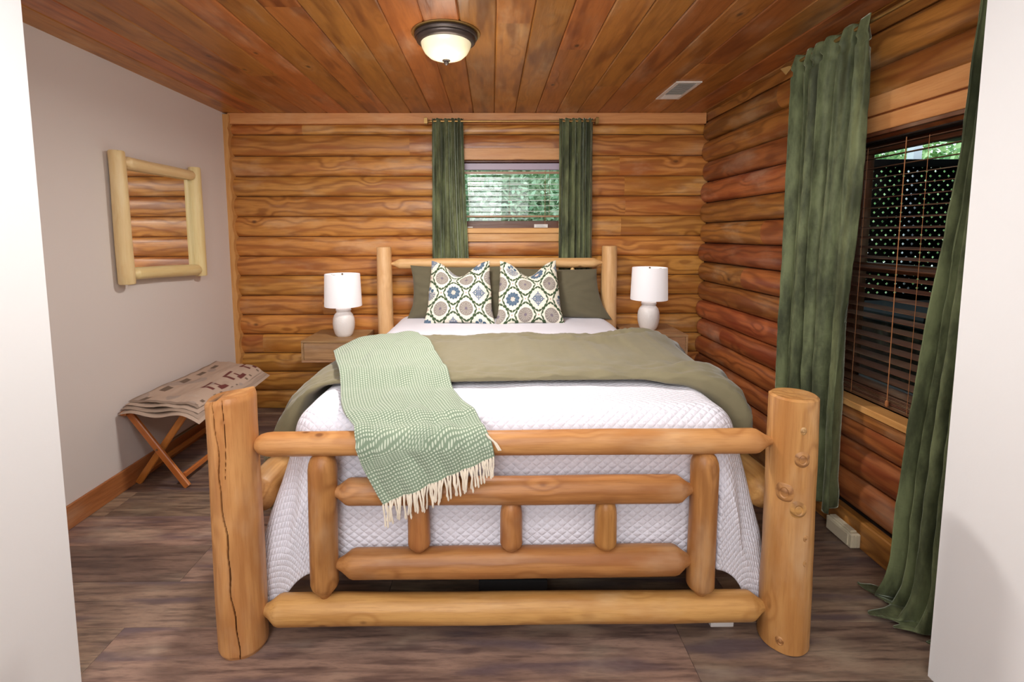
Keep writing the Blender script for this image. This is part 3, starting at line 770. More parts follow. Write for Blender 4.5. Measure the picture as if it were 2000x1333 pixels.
for x_, s_ in ((-.832, 11), (.978, 12)):
    log('side_rail', (x_, 1.60, .462), (x_+(.03 if x_ < 0 else -.08), 3.56, .462), .066, .062, M['bed'], bed, 'cone', 'cone', 28, .04, s_, 20)
# headboard
HY = 3.60
log('headboard_post', (-.789, HY, 0), (-.795, HY, 1.290), .062, .054, M['head'], bed, 'flat', 'flat', 32, .04, 21, 24)
log('headboard_post', (.876, HY, 0), (.872, HY, 1.294), .062, .056, M['head'], bed, 'flat', 'flat', 32, .04, 22, 24)
log('headboard_rail', (-.740, HY, 1.165), (.820, HY, 1.169), .0375, .037, M['head'], bed, 'cone', 'cone', 28, .07, 23, 34, taper=.07, tip=.25)
log('headboard_rail', (-.740, HY, .66), (.820, HY, .66), .04, .04, M['head'], bed, 'cone', 'cone', 24, .05, 24, 20)
for x_ in (-.50, .60): log('headboard_spindle', (x_, HY, .69), (x_, HY, 1.135), .034, .034, M['head'], bed, 'cone', 'cone', 20, .03, 25, 6, taper=.06)
board('support_foot', .765, 1.575, 0, .845, 1.66, .03, M['white_plastic'], bed, .006)
board('center_beam', -.05, 1.66, .05, .20, 3.5, .12, M['boxspring'], bed, .003, 1)
for y_ in (1.85, 2.6, 3.3):
    board('bed_slat', -.77, y_, .335, .93, y_+.09, .36, M['boxspring'], bed, .002, 0)
# box spring + mattress
mt = MB().box(-.68, 1.68, .37, .85, 3.58, .545, .02).build('box_spring', M['boxspring'], smooth=False); tag(mt, 'black box spring hidden under the white quilt', 'box spring')
mt = MB().box(-.685, 1.675, .55, .855, 3.58, .73, .04).build('mattress', M['white_plastic'], smooth=False); tag(mt, 'thick white mattress under the quilt on the log bed', 'mattress')

# ------------------------------------------------------------------ QUILT
TX, THW, TY, TZ, TR = .083, .786, 1.622, .765, .10
def drape(a, b, Lside=.60):
    """cloth coordinate (a across from centre, b from foot edge towards head) -> world point"""
    hw = THW-TR; dx = max(abs(a)-hw, 0); dy = max(TR-b, 0); d = math.hypot(dx, dy)
    sg = 1 if a >= 0 else -1
    bx = max(-hw, min(hw, a)); by = max(b, TR)
    top = TZ + .006*fbm(a*2.2, b*2.2, 0)
    if d < 1e-6: return Vector((TX+bx, TY+by, top))
    nx_, ny_ = sg*dx/d, -dy/d
    if d < TR*PI/2: h = TR*math.sin(d/TR); drop = TR*(1-math.cos(d/TR))
    else:
        e = d-TR*PI/2; corner = 2*abs(nx_*ny_)
        fl = .10+.16*corner
        h = TR+fl*e; drop = TR+e*math.sqrt(1-fl*fl)
        t = min(1, e/.35)
        if dy > 0 and dx > 0:
            th = math.atan2(dx, dy)
            h += t*.030*math.sin(th*6+.7)*math.sin(2*th)**.5+.0*t
        if dy > 0: h += t*.010*math.sin(a*9+sg)+.006*t*fbm(a*4, e*3, 2)
        else: h += t*.010*math.sin(b*8)+.006*t*fbm(b*4, e*3, 5)
        if ny_ < 0: # stay behind the footboard
            maxh = .055 if dx == 0 else 9
            h = min(h, TR+maxh*1.0) if dx == 0 else h
    x = TX+bx+nx_*h; y = TY+by+ny_*h; z = top-drop
    y = max(y, 1.585+.02*abs(x-TX) if abs(x-TX) < .70 else 1.585)
    # corners must pass between the posts
    return Vector((x, y, z))
def Lfoot(a):   # overhang at foot
    return .535
NA, NB = 260, 300
Asp = THW+.515; B0 = -(.505); B1 = 1.98
def qp(i, j):
    a = -Asp+2*Asp*i/(NA-1); b = B0+(B1-B0)*(j/(NB-1))
    # keep the corner of the cloth from reaching too far (rounded corner of the coverlet)
    ea = abs(a)-(THW); eb = -b
    if ea > 0 and eb > 0:
        rr = math.hypot(ea, eb); lim = .59+.05*math.sin(math.atan2(ea, eb)*2)
        if rr > lim: a = math.copysign(THW+ea*lim/rr, a); b = -eb*lim/rr
    return a, b
m = MB(); uvs = []
def P_(i, j):
    a, b = qp(i, j); uvs.append((a, b)); return drape(a, b)
m.grid(P_, NA, NB)
q = m.build('quilt', M['quilt'], None, smooth=True, ang=180, uvf=uvs); tag(q, 'white diamond-stitched quilt hanging over the foot and sides of the bed', 'quilt')
sd = q.modifiers.new('thickness', 'SOLIDIFY'); sd.thickness = .008; sd.offset = 1

# ------------------------------------------------------------------ DUVET
def catmull(pts, n):
    pts = [Vector(p) for p in pts]; P = [pts[0]*2-pts[1]]+pts+[pts[-1]*2-pts[-2]]; out = []
    L_ = [0]
    for a, b in zip(pts[:-1], pts[1:]): L_.append(L_[-1]+(b-a).length)
    for k in range(n):
        s_ = L_[-1]*k/(n-1); i = 0
        while i < len(pts)-2 and L_[i+1] < s_: i += 1
        t = (s_-L_[i])/(L_[i+1]-L_[i]); p0, p1, p2, p3 = P[i:i+4]
        out.append(.5*((2*p1)+(p2-p0)*t+(2*p0-5*p1+4*p2-p3)*t*t+(3*p1-p0-3*p2+p3)*t**3))
    return out, L_[-1]
path, PL = catmull([(-.80, 0, .31), (-.835, 0, .37), (-.838, 0, .48), (-.815, 0, .60), (-.780, 0, .69), (-.72, 0, .765), (-.58, 0, .80), (-.2, 0, .802), (.3, 0, .802), (.70, 0, .803), (.82, 0, .795), (.90, 0, .758), (.95, 0, .705), (.975, 0, .645), (.970, 0, .59), (.935, 0, .56)], 300)
def smst(x): x = max(0, min(1, x)); return x*x*(3-2*x)
NU, NV = 300, 110
m = MB(); duv_top = {}
Y0, Y1 = 1.895, 2.70
def dP(i, j):
    u = i/(NU-1); c = path[i]; t = (path[min(i+1, NU-1)]-path[max(i-1, 0)]).normalized(); n = Vector((t.z, 0, -t.x))*-1
    if n.z < 0 and abs(t.x) > .3: n = -n
    n = Vector((-t.z, 0, t.x))
    ang = 2*PI*j/NV
    # superellipse section
    ce, se = math.cos(ang), math.sin(ang)
    ex = .55
    cy_ = math.copysign(abs(ce)**.35, ce); cz_ = math.copysign(abs(se)**.8, se)
    half = (Y1-Y0)/2; th = .022
    side = max(0, (abs(u-.5)-.26)/.18)**1.0
    side = min(1, side)
    th += .046*smst(side*1.1)
    endf = min(1, min(u, 1-u)/.018); th *= math.sqrt(max(.02, endf*(2-endf)))
    yc = (Y0+Y1)/2
    xx = c.x
    # hem drifts
    yy_ = yc+cy_*half
    if cy_ > 0: yy_ += .03*math.sin(xx*3.1+1)+.02*fbm(xx*3, 1.2)+( .10*math.exp(-((xx-.85)/.2)**2))
    else: yy_ += .012*math.sin(xx*4)+.006*fbm(xx*8, 7)-(.10*side)
    p = Vector((xx, yy_, c.z))
    wr = fbm(xx*5, yy_*7, c.z*3, 4)
    cres = abs(fbm(xx*3+9+yy_, yy_*7, c.z*4, 4))
    edge = math.exp(-((yy_-Y1)/.2)**2)
    amp = .015+.012*side+.024*edge*math.exp(-((xx-.65)/.35)**2)
    disp = amp*(wr*.6-1.4*(cres-.3))
    if side > 0: disp += side*.010*math.sin(yy_*30+xx*12+4*wr)
    if cz_ < 0: disp *= .3
    return p+n*(cz_*th+disp*(1 if cz_ > -.2 else 0))
# grid over path (i) and closed section (j)
pts = [[dP(i, j) for i in range(NU)] for j in range(NV)]
for j in range(NV):
    for i in range(NU): m.v.append(tuple(pts[j][i]))
for j in range(NV):
    j2 = (j+1) % NV
    for i in range(NU-1): m.f.append((j*NU+i, j*NU+i+1, j2*NU+i+1, j2*NU+i))
m.f.append(tuple(j*NU for j in range(NV))); m.f.append(tuple(j*NU+NU-1 for j in reversed(range(NV))))
d_ = m.build('duvet', M['olive'], None, smooth=True, ang=180); tag(d_, 'folded olive green duvet laid in a band across the white bed', 'duvet')

# ------------------------------------------------------------------ PILLOWS
def pillow(name, w_, h_, t_, mat, loc, rx, rz, label, cat, group=None, chop=0, seed=0, nu=70, nv=60, ears=.0, sag=.0, attr=None, back=None, ry=0, topin=0):
    """upright cushion: local x width, z height (0..h), y thickness (front = -y)"""
    m = MB(); cols = []
    def F(i, j, s):
        u = -1+2*i/(nu-1); v = -1+2*j/(nv-1)
        pinch = .075
        x = u*w_/2*(1-pinch*(1-v*v)*(1 if ears == 0 else .9)); z = v*h_/2*(1-pinch*(1-u*u))
        if topin: x -= topin*w_*((v+1)/2)*((u+1)/2)
        ue, ve = max(0, 1-u*u), max(0, 1-v*v)
        th = t_/2*(ue*ve)**.42
        if v > 0 and chop: # karate-chop dent in the upper edge
            g = math.exp(-(u/.45)**2); z -= chop*g*v**1.7; x -= .03*math.copysign(abs(u)**2, u)*v; th *= 1-.25*g*v
        if v > .4 and ears: x += math.copysign(ears*(abs(u)**3)*(v-.4), u)
        if v < -.5: x += math.copysign(.045*w_*(abs(u)**2)*(-v-.5)*2, u)*(1 if ears else .6); th *= 1+.15*(-v-.5)
        wr = .006*fbm(u*2.4+seed, v*2.4, s*3.0, 3)*(1 if min(ue, ve) > 0 else 0)
        rad = .006*math.sin(14*math.atan2(v, u+1e-6)+seed)*min(1, (u*u+v*v))*(ue*ve)**.5
        return Vector((x, -s*th - s*(wr+rad) + sag*(1-v)*.0, z+h_/2))
    for s in (1, -1):
        n = len(m.v)
        for j in range(nv):
            for i in range(nu):
                m.v.append(tuple(F(i, j, s)))
                if attr: cols.append(attr(-1+2*i/(nu-1), -1+2*j/(nv-1)) if s == 1 else back)
        for j in range(nv-1):
            for i in range(nu-1):
                f = (n+j*nu+i, n+j*nu+i+1, n+(j+1)*nu+i+1, n+(j+1)*nu+i); m.f.append(f if s == 1 else tuple(reversed(f)))
    mw = Matrix.Translation(loc) @ Matrix.Rotation(rz, 4, 'Z') @ Matrix.Rotation(ry, 4, 'Y') @ Matrix.Rotation(rx, 4, 'X')
    o = m.build(name, mat, None, mw, smooth=True, ang=180)
    if attr:
        a = o.data.color_attributes.new('print', 'FLOAT_COLOR', 'POINT'); a.data.foreach_set('color', np.array(cols).ravel())
    tag(o, label, cat, group)
    if not attr:
        # sewn seam flap down one short side
        pass
    return o
G1 = 'olive bed pillows against the headboard'
pillow('pillow', .70, .39, .13, M['olive_dark'], (-.245, 3.492, .768), math.radians(-8), 0, 'left olive bed pillow leaning on the log headboard', 'pillow', G1, seed=1, ry=math.radians(.4))
pillow('pillow', .76, .37, .13, M['olive_dark'], (.478, 3.492, .768), math.radians(-8), 0, 'right olive bed pillow leaning on the log headboard', 'pillow', G1, seed=4, ry=math.radians(1.4), topin=.13)

def lin(c): return srgb(*c)
CR, GR, BL, GY, TP, LB = lin((240, 234, 216)), lin((62, 84, 54)), lin((74, 100, 122)), lin((128, 138, 156)), lin((152, 142, 134)), lin((176, 188, 204))
def mix4(a, b, t): return tuple(a[i]*(1-t)+b[i]*t for i in range(4))
def ogee(W, H_, ou, ov, seed, horiz=False):
    """printed pattern: leafy ogee trellis with flower medallions; W,H_ cushion size in m"""
    def f(u, v):
        x = (u*W/2+ou)/.184; y = (v*H_/2+ov)/.228
        # trellis cells: centres at (k, l) with k+l even on half lattice
        X, Y = x*2, y*2
        best = None
        # ogee coordinate
        g = math.cos(PI*X)+math.cos(PI*Y)
        cx_, cy_ = None, None
        # nearest cell centre among (i,j) with i+j even (g=+2)  or odd/odd (g=-2)
        i0, j0 = round(X), round(Y)
        cand = [(i, j) for i in (i0-1, i0, i0+1) for j in (j0-1, j0, j0+1) if (i+j) % 2 == 0]
        (ci, cj) = min(cand, key=lambda c: abs(X-c[0])+abs(Y-c[1]))
        dx, dy = (X-ci), (Y-cj)
        r1 = abs(dx)+abs(dy)              # 1 on the trellis line
        # curve the lines: ogee
        wv = .10*math.sin(PI*(abs(dx)-abs(dy)))
        e = abs(1-r1+0*wv)
        col = CR
        t = math.atan2(dy, dx)
        ax_, ay_ = abs(dx), abs(dy)
        # ogee edge: bulging in the middle of each side, pinched at the nodes
        re = ax_+ay_ - .16*math.sin(PI*min(1, ax_))*math.sin(PI*min(1, ay_))
        q_ = ax_-ay_
        leaf = abs(math.sin(q_*8.5+.4))**.6
        if abs(q_) < .80 and .80-.085*leaf < re < .865+.02*leaf: col = GR
        elif re > .80 and abs(q_) > .93: col = lin((196, 160, 148))
        mx, my = dx*.085, dy*.1025; r = math.hypot(mx, my)
        if ci % 2: kind = 0
        else: kind = 1+((ci//2+cj//2*2+seed) % 3)
        if kind == 0:      # taupe wheel
            if r < .046:
                s_ = math.sin(t*8); col = mix4(TP, CR, .45) if abs(s_) < .30 and r < .040 else TP
                if r < .009: col = lin((124, 112, 124))
        elif kind == 1:    # blue flower wreath
            if .014+.002*math.sin(t*6) < r < .043+.003*math.sin(t*11): col = mix4(BL, GY, .45*(.5+.5*math.sin(t*11+r*90)))
            elif r <= .013: col = lin((222, 200, 188))
        elif kind == 2:    # grey-blue snowflake cross
            bx, by = abs(mx), abs(my)
            if (bx < .0045 and by < .048) or (by < .0045 and bx < .044): col = GY
            elif abs(bx-by) < .0045 and r < .034: col = GY
            elif abs(math.hypot(bx-.022, by-.004)-.009) < .0035: col = BL
            elif abs(math.hypot(bx-.004, by-.024)-.009) < .0035: col = GY
            elif r < .018: col = LB
        else:              # posy of blue dots over a grey fan
            if r < .044 and my < .004 and abs(math.sin(t*9)) > .25: col = mix4(GY, TP, .4)
            for (px, py, pr) in ((0, .030, .012), (-.021, .016, .011), (.021, .016, .011)):
                if math.hypot(mx-px, my-py) < pr: col = BL
            if abs(mx) < .003 and abs(my) < .04: col = GY
        return col
    return f
GC = 'patterned cushions on the bed'
pillow('cushion', .47, .455, .15, M['print'], (-.222, 3.285, .762), math.radians(-17), math.radians(-2), 'left white cushion with green trellis and blue flower print', 'cushion', GC, chop=.10, seed=2, nu=200, nv=190, ears=-.0, attr=ogee(.47, .455, .04, .015, 0), back=CR)
pillow('cushion', .455, .455, .15, M['print'], (.262, 3.275, .762), math.radians(-17), math.radians(3), 'right white cushion with green trellis and grey medallion print', 'cushion', GC, chop=.10, seed=5, nu=200, nv=190, ears=-.0, attr=ogee(.455, .455, -.055, .06, 1), back=CR)

# ------------------------------------------------------------------ THROW
Lft = [(-.775, 2.335, .80), (-.71, 2.16, .835), (-.645, 1.99, .838), (-.600, 1.88, .822), (-.545, 1.71, .796), (-.50, 1.60, .790), (-.452, 1.53, .762), (-.43, 1.481, .72), (-.405, 1.476, .64), (-.365, 1.474, .56), (-.345, 1.474, .525)]
Rgt = [(-.405, 2.64, .838), (-.31, 2.42, .838), (-.245, 2.14, .838), (-.19, 1.96, .835), (-.155, 1.83, .803), (-.10, 1.68, .793), (-.045, 1.56, .782), (-.012, 1.488, .745), (.002, 1.476, .715), (.006, 1.474, .695), (.008, 1.474, .680)]
def crv(P, n): return catmull(P, n)[0]
NVt, NUt = 220, 90
La, Ra = crv(Lft, NVt), crv(Rgt, NVt)
# bulge of the far edge
m = MB(); uvt = []
def surf(x, y):
    z = .758+.027*smst((y-1.53)/.07)+.008*smst((y-1.60)/.2)+.047*smst((y-1.80)/.15)
    if x < -.66 and y > 1.85: z -= min(1, (-.66-x)/.16)**2*.05
    return z
row3d = []
for j in range(NVt):
    q = j/(NVt-1); a, b = La[j], Ra[j]; r_ = []
    for i in range(NUt):
        u = i/(NUt-1); p = a.lerp(b, u)
        far = max(0, 1-q*3.5)
        p = p+Vector((-.05, .10, 0))*(math.sin(PI*u)*far*far)
        wv = .006*math.sin(u*19+q*5)*(.3+q)+.008*fbm(u*3, q*4, 1, 3)+.005*math.sin(q*22+u*5)
        if p.y > 1.53: p.z = surf(p.x, p.y)
        else:
            dy_, dz_ = p.y-1.53, p.z-.703
            if dz_ > 0: k_ = .0555/max(.001, math.hypot(dy_, dz_)); p.y = 1.53+dy_*k_; p.z = .703+dz_*k_
            else: p.y = min(p.y, 1.474)
        if p.z < .72: p.y -= abs(wv)*1.2
        else: p.z += abs(wv)*1.1
        r_.append(p)
    row3d.append(r_)
acc = 0
for j in range(NVt):
    if j: acc += (row3d[j][NUt//2]-row3d[j-1][NUt//2]).length
    wd = (row3d[j][-1]-row3d[j][0]).length
    for i in range(NUt): uvt.append((i/(NUt-1)*.46, acc))
m.grid(lambda i, j: row3d[j][i], NUt, NVt)
th = m.build('throw_blanket', M['waffle'], None, smooth=True, ang=180, uvf=uvt); tag(th, 'sage green waffle throw with cream fringe draped over the footboard', 'throw')
sd = th.modifiers.new('thickness', 'SOLIDIFY'); sd.thickness = .009; sd.offset = 1
# fringe tassels
tr_ = random.Random(5); nT = 58
for k in range(nT):
    u = (k+.5)/nT; i = min(NUt-1, int(u*(NUt-1))); p = row3d[-1][i]
    L_ = tr_.uniform(.056, .076)-(.012 if u > .9 else 0); sw_ = tr_.uniform(-.010, .012); f_ = tr_.uniform(-.004, .006)
    pts_ = [p+Vector((0, -.004, .006)), p+Vector((sw_*.2, -.006, -.004)), p+Vector((sw_*.5+.003*math.sin(k), -.007+f_, -L_*.35)), p+Vector((sw_*.8, -.007+f_, -L_*.7)), p+Vector((sw_, -.006, -L_*.92)), p+Vector((sw_, -.006, -L_))]
    MB().tube(pts_, [.0026, .0034, .0030, .0028, .0036, .0016], 6).build('tassel', M['fringe'], th)
for k in range(0):   # second layer fringe peeking at the left and right edges
    x_ = -.452+.009*k; z_ = .565-.006*k
    MB().tube([(x_+.035, 1.483, z_+.05), (x_+.012, 1.483, z_+.01), (x_+.004, 1.482, z_-.03), (x_, 1.482, z_-.05)], [.003, .003, .0028, .002], 6).build('tassel', M['fringe'], th)
for k in range(3):
    MB().tube([(-.02+.003*k, 1.484-.002*k, .752-.004*k), (.006+.004*k, 1.477, .728-.003*k), (.020+.004*k, 1.476, .700)], [.003, .0028, .002], 6).build('tassel', M['fringe'], th)

# ------------------------------------------------------------------ NIGHTSTANDS
def nightstand(x0, x1, y0, y1, z0, z1, label):
    t = empty('nightstand', ((x0+x1)/2, (y0+y1)/2, z0), label, 'nightstand', 'floating nightstands beside the bed')
    th_ = .016
    board('top', x0, y0, z1-th_, x1, y1, z1, M['night'], t, .002, 0)
    board('bottom', x0, y0, z0, x1, y1, z0+th_, M['night'], t, .002, 0)
    board('side', x0, y0, z0+th_, x0+th_, y1, z1-th_, M['night'], t, .001, 1)
    board('side', x1-th_, y0, z0+th_, x1, y1, z1-th_, M['night'], t, .001, 1)
    d = board('drawer', x0+th_+.002, y0+.003, z0+th_+.002, x1-th_-.002, y0+.021, z1-th_-.002, M['night'], t, .001, 0)
    board('back', x0+th_, y1-.012, z0+th_, x1-th_, y1, z1-th_, M['night'], t, 0, 0)
    return t
nightstand(-1.340, -.925, 3.365, 3.765, .482, .638, 'rustic oak floating nightstand on the left side of the bed')
nightstand(.955, 1.372, 3.335, 3.765, .525, .678, 'rustic oak floating nightstand on the right side of the bed by the corner')
# ------------------------------------------------------------------ LAMPS
def lamp(x, y, z, label):
    t = empty('table_lamp', (x, y, z), label, 'lamp', 'white table lamps on the nightstands')
    k = 1.0
    MB().lathe([(.002, 0), (.052, 0), (.058, .006), (.066, .022), (.076, .06), (.079, .095), (.076, .13), (.066, .158), (.056, .170), (.050, .176), (.049, .182), (.053, .188), (.055, .195), (.052, .203), (.040, .206), (.002, .206)], 48, (x, y, z), caps=False).build('base', M['ceramic'], t, origin=(x, y, z))
    z2 = z+.222
    MB().lathe([(.0085, 0), (.0085, .05)], 12, (x, y, z+.20)).build('socket', M['chrome'], t)
    m = MB(); R0, R1, hh = .132, .124, .236
    m.lathe([(R0, 0), (R0+.001, .004), (R1+.001, hh-.004), (R1, hh), (R1-.0035, hh), (R0-.0035, 0), (R0, 0)], 64, (0, 0, 0), caps=False)
    sh = m.build('shade', M['shade'], t, Matrix.Translation((x, y, z2)))
    sp_ = MB()
    for a in (0, 2*PI/3, 4*PI/3): sp_.tube([(x, y, z2+hh-.018), (x+(R1-.003)*math.cos(a+.5), y+(R1-.003)*math.sin(a+.5), z2+hh-.010)], .0015, 6)
    sp_.build('harp', M['chrome'], t)
    MB().lathe([(.002, -.006), (.010, -.004), (.010, 0), (.004, .003), (.007, .009), (.008, .013), (.004, .018), (.001, .019)], 16, (x, y, z2+hh-.014), caps=False).build('finial', M['chrome'], t)
    MB().lathe([(.002, 0), (.013, .01), (.022, .035), (.024, .05), (.018, .066), (.002, .074)], 20, (x, y, z2+.05), caps=False).build('bulb', M['bulb'], t)
    return t
lamp(-1.088, 3.54, .638, 'white ribbed table lamp with lit drum shade on the left nightstand')
lamp(1.158, 3.545, .678, 'white ribbed table lamp with lit drum shade on the right nightstand')

# ------------------------------------------------------------------ CEILING LIGHT
cl = empty('ceiling_light', (-.204, 2.310, ZC), 'flush bronze ceiling lamp with cream glass bowl', 'ceiling light')
cx_, cy_ = -.204, 2.310
MB().lathe([(.150, 0), (.156, -.002), (.154, -.005), (.10, -.005)], 64, (cx_, cy_, ZC), caps=False).build('gasket', M['brass'], cl)
MB().lathe([(.130, -.003), (.140, -.006), (.144, -.014), (.141, -.021), (.133, -.024), (.135, -.028), (.133, -.036), (.124, -.043), (.114, -.045), (.106, -.040), (.10, -.02)], 64, (cx_, cy_, ZC), caps=False).build('pan', M['bronze'], cl)
MB().lathe([(.114, -.038), (.114, -.046), (.109, -.062), (.098, -.082), (.078, -.100), (.048, -.111), (.020, -.116), (.002, -.117)], 64, (cx_, cy_, ZC), caps=False).build('glass_bowl', M['alabaster'], cl)
MB().lathe([(.006, -.112), (.018, -.115), (.018, -.119), (.010, -.122), (.012, -.126), (.010, -.132), (.005, -.136), (.002, -.139)], 24, (cx_, cy_, ZC), caps=False).build('finial', M['bronze'], cl)
ad = bpy.data.lights.new('ceiling_bulb_disc', 'AREA'); ad.shape = 'DISK'; ad.size = .22; ad.energy = 27; ad.color = (1, .97, .93)
ao = bpy.data.objects.new('ceiling_bulb_disc', ad); COL.objects.link(ao); ao.location = (cx_, cy_, ZC-.18)
pd = bpy.data.lights.new('ceiling_bulb', 'POINT'); pd.energy = 4; pd.color = (1, .90, .76); pd.shadow_soft_size = .12
po = bpy.data.objects.new('ceiling_bulb', pd); COL.objects.link(po); po.location = (cx_, cy_, ZC-.30)
# ------------------------------------------------------------------ CEILING VENT
vt = empty('ceiling_vent', (1.185, 3.185, ZC), 'white rectangular air vent set in the plank ceiling', 'vent')
x0, x1, y0, y1 = 1.108, 1.262, 3.0, 3.37
MB().box(x0, y0, ZC-.006, x0+.022, y1, ZC).box(x1-.022, y0, ZC-.006, x1, y1, ZC).box(x0+.022, y0, ZC-.006, x1-.022, y0+.022, ZC).box(x0+.022, y1-.022, ZC-.006, x1-.022, y1, ZC).build('frame', M['vent'], vt, smooth=False)
MB().box(x0+.02, y0+.02, ZC-.0015, x1-.02, y1-.02, ZC-.0005).build('duct_opening', M['ventdark'], vt, smooth=False)
for k in range(15):
    y_ = y0+.034+k*.0214
    beam('louvre', (x0+.02, y_, ZC-.005), (x1-.02, y_, ZC-.005), .0165, .0012, M['vent'], vt, 0, up=(0, -.55 if k < 11 else .55, 1))
board('divider', x0+.02, y0+.262, ZC-.007, x1-.02, y0+.270, ZC-.001, M['vent'], vt, 0)

# ------------------------------------------------------------------ MIRROR on left wall
mi = empty('wall_mirror', (-1.955, 2.93, 1.46), 'wall mirror framed in pale peeled logs on the greige wall', 'mirror')
MX = -1.952
board('glass', -1.990, 2.60, 1.15, -1.968, 3.27, 1.78, M['mirror'], mi, 0)
log('frame_log', (MX, 2.606, 1.118), (MX, 2.600, 1.818), .040, .037, M['mirrorwood'], mi, 'flat', 'flat', 26, .05, 31, 12)
log('frame_log', (MX, 3.272, 1.108), (MX, 3.268, 1.822), .037, .036, M['mirrorwood'], mi, 'flat', 'flat', 26, .05, 33, 12)
log('frame_log', (MX+.006, 2.635, 1.765), (MX+.004, 3.245, 1.765), .033, .030, M['mirrorwood'], mi, 'cone', 'cone', 24, .06, 35, 10, taper=.03)
log('frame_log', (MX+.006, 2.635, 1.172), (MX+.004, 3.245, 1.150), .033, .036, M['mirrorwood'], mi, 'cone', 'cone', 24, .06, 37, 10, taper=.03)

# ------------------------------------------------------------------ LUGGAGE RACK + BLANKET
rk = empty('luggage_rack', (-1.83, 2.9, 0), 'folding wooden luggage rack with crossed legs by the greige wall', 'rack')
for y_ in (2.575, 3.235):
    beam('leg', (-1.988, y_+.012, .425), (-1.672, y_-.012, .004), .020, .036, M['rack'], rk, .004, up=(1, 0, .7))
    beam('leg', (-1.672, y_+.036, .425), (-1.975, y_+.036, .004), .020, .036, M['rack'], rk, .004, up=(-1, 0, .7))
MB().tube([(-1.83, 2.56, .213), (-1.83, 3.29, .213)], .006, 8).build('pivot_rod', M['chrome'], rk)
beam('foot_bar', (-1.700, 2.58, .060), (-1.700, 3.24, .060), .016, .030, M['rack'], rk, .003)
beam('foot_bar', (-1.950, 2.62, .060), (-1.950, 3.28, .060), .016, .030, M['rack'], rk, .003)
beam('top_bar', (-1.978, 2.54, .425), (-1.978, 3.30, .425), .03, .026, M['rack'], rk, .005)
beam('top_bar', (-1.682, 2.54, .425), (-1.682, 3.30, .425), .03, .026, M['rack'], rk, .005)
for k in range(3): board('strap', -1.97, 2.66+.24*k, .437, -1.69, 2.71+.24*k, .440, M['cord'], rk, 0, 0)
BG, MR, BR, GB = lin((188, 164, 146)), lin((106, 52, 48)), lin((112, 94, 80)), lin((168, 150, 138))
def wool_print(s, t):
    """s across 0..1 (wall -> room), t along 0..1 (near -> far); fret bands in maroon on tan"""
    c = BG
    if mnoise.noise(Vector((s*4, t*6, 3))) > .25: c = GB
    def inr(a, b, x): return a <= x <= b
    if inr(.64, .90, s):            # stepped fret motif near the room side
        k = (t*3.4) % 1; cell = int(t*3.4)
        if cell in (1, 2, 3) and k < .62:
            a, b = k/.62, (s-.64)/.26
            if b < .18 and a < .75: c = MR
            elif a < .16 and b < .8: c = MR
            elif b > .72 and inr(.35, .95, a): c = MR
            elif inr(.52, .68, a) and inr(.35, .8, b): c = MR
    if inr(.935, .975, s) and (t*13) % 1 < .35 and int(t*13) % 3 < 2: c = BR
    if inr(.12, .22, s) and (t*5) % 1 < .45: c = BR
    if s < .05 or t < .02: c = mix4(BG, BR, .6)
    return c
bk = empty('folded_blanket', (-1.83, 2.85, .44), 'folded tan wool blanket with maroon fret marks on the luggage rack', 'blanket')
for L_i in range(4):
    m = MB(); nu, nv = (110, 130) if L_i == 3 else (40, 46); cols = []; zb = .447+L_i*.013
    def Bp(i, j, s_):
        s = i/(nu-1); t = j/(nv-1)
        x0_ = -2.0+.016+.006*L_i+.0; x1_ = -1.535-.012*L_i
        y0_ = 2.475+.018*L_i; y1_ = 3.36-.01*L_i
        # near corner skews; far edge runs diagonally
        x = x0_+(x1_-x0_)*s+.02*math.sin(t*3); y = y0_+(y1_-y0_)*t+.035*(1-t)*(1-s)+(-.14*s+.07)*t
        ee = min(1, min(s, 1-s)/.03)*min(1, min(t, 1-t)/.02); ee = ee*(2-ee)
        z = zb+.010*fbm(s*3, t*3+L_i, 2)*(.3+.7*L_i/3)+.005*math.sin(s*9+t*4)
        if s > .72: z -= ((s-.72)/.28)**2*.035
        if t < .12: z += .006*math.sin(s*11+L_i)
        if t < .1: z -= (.1-t)*.16*(1-.3*L_i)
        x = max(-1.992, x)
        return Vector((x, y, z+s_*.0062*(ee**.5 if ee > 0 else 0)))
    for s_ in (1, -1):
        n = len(m.v)
        for j in range(nv):
            for i in range(nu): m.v.append(tuple(Bp(i, j, s_))); cols.append(wool_print(i/(nu-1), j/(nv-1)) if (s_ == 1 and L_i == 3) else (mix4(BG, BR, .35 if L_i % 2 else .1)))
        for j in range(nv-1):
            for i in range(nu-1):
                f = (n+j*nu+i, n+j*nu+i+1, n+(j+1)*nu+i+1, n+(j+1)*nu+i); m.f.append(f if s_ == 1 else tuple(reversed(f)))
    o = m.build('fold', M['wool'], bk, smooth=True, ang=180)
    a = o.data.color_attributes.new('print', 'FLOAT_COLOR', 'POINT'); a.data.foreach_set('color', np.array(cols).ravel())

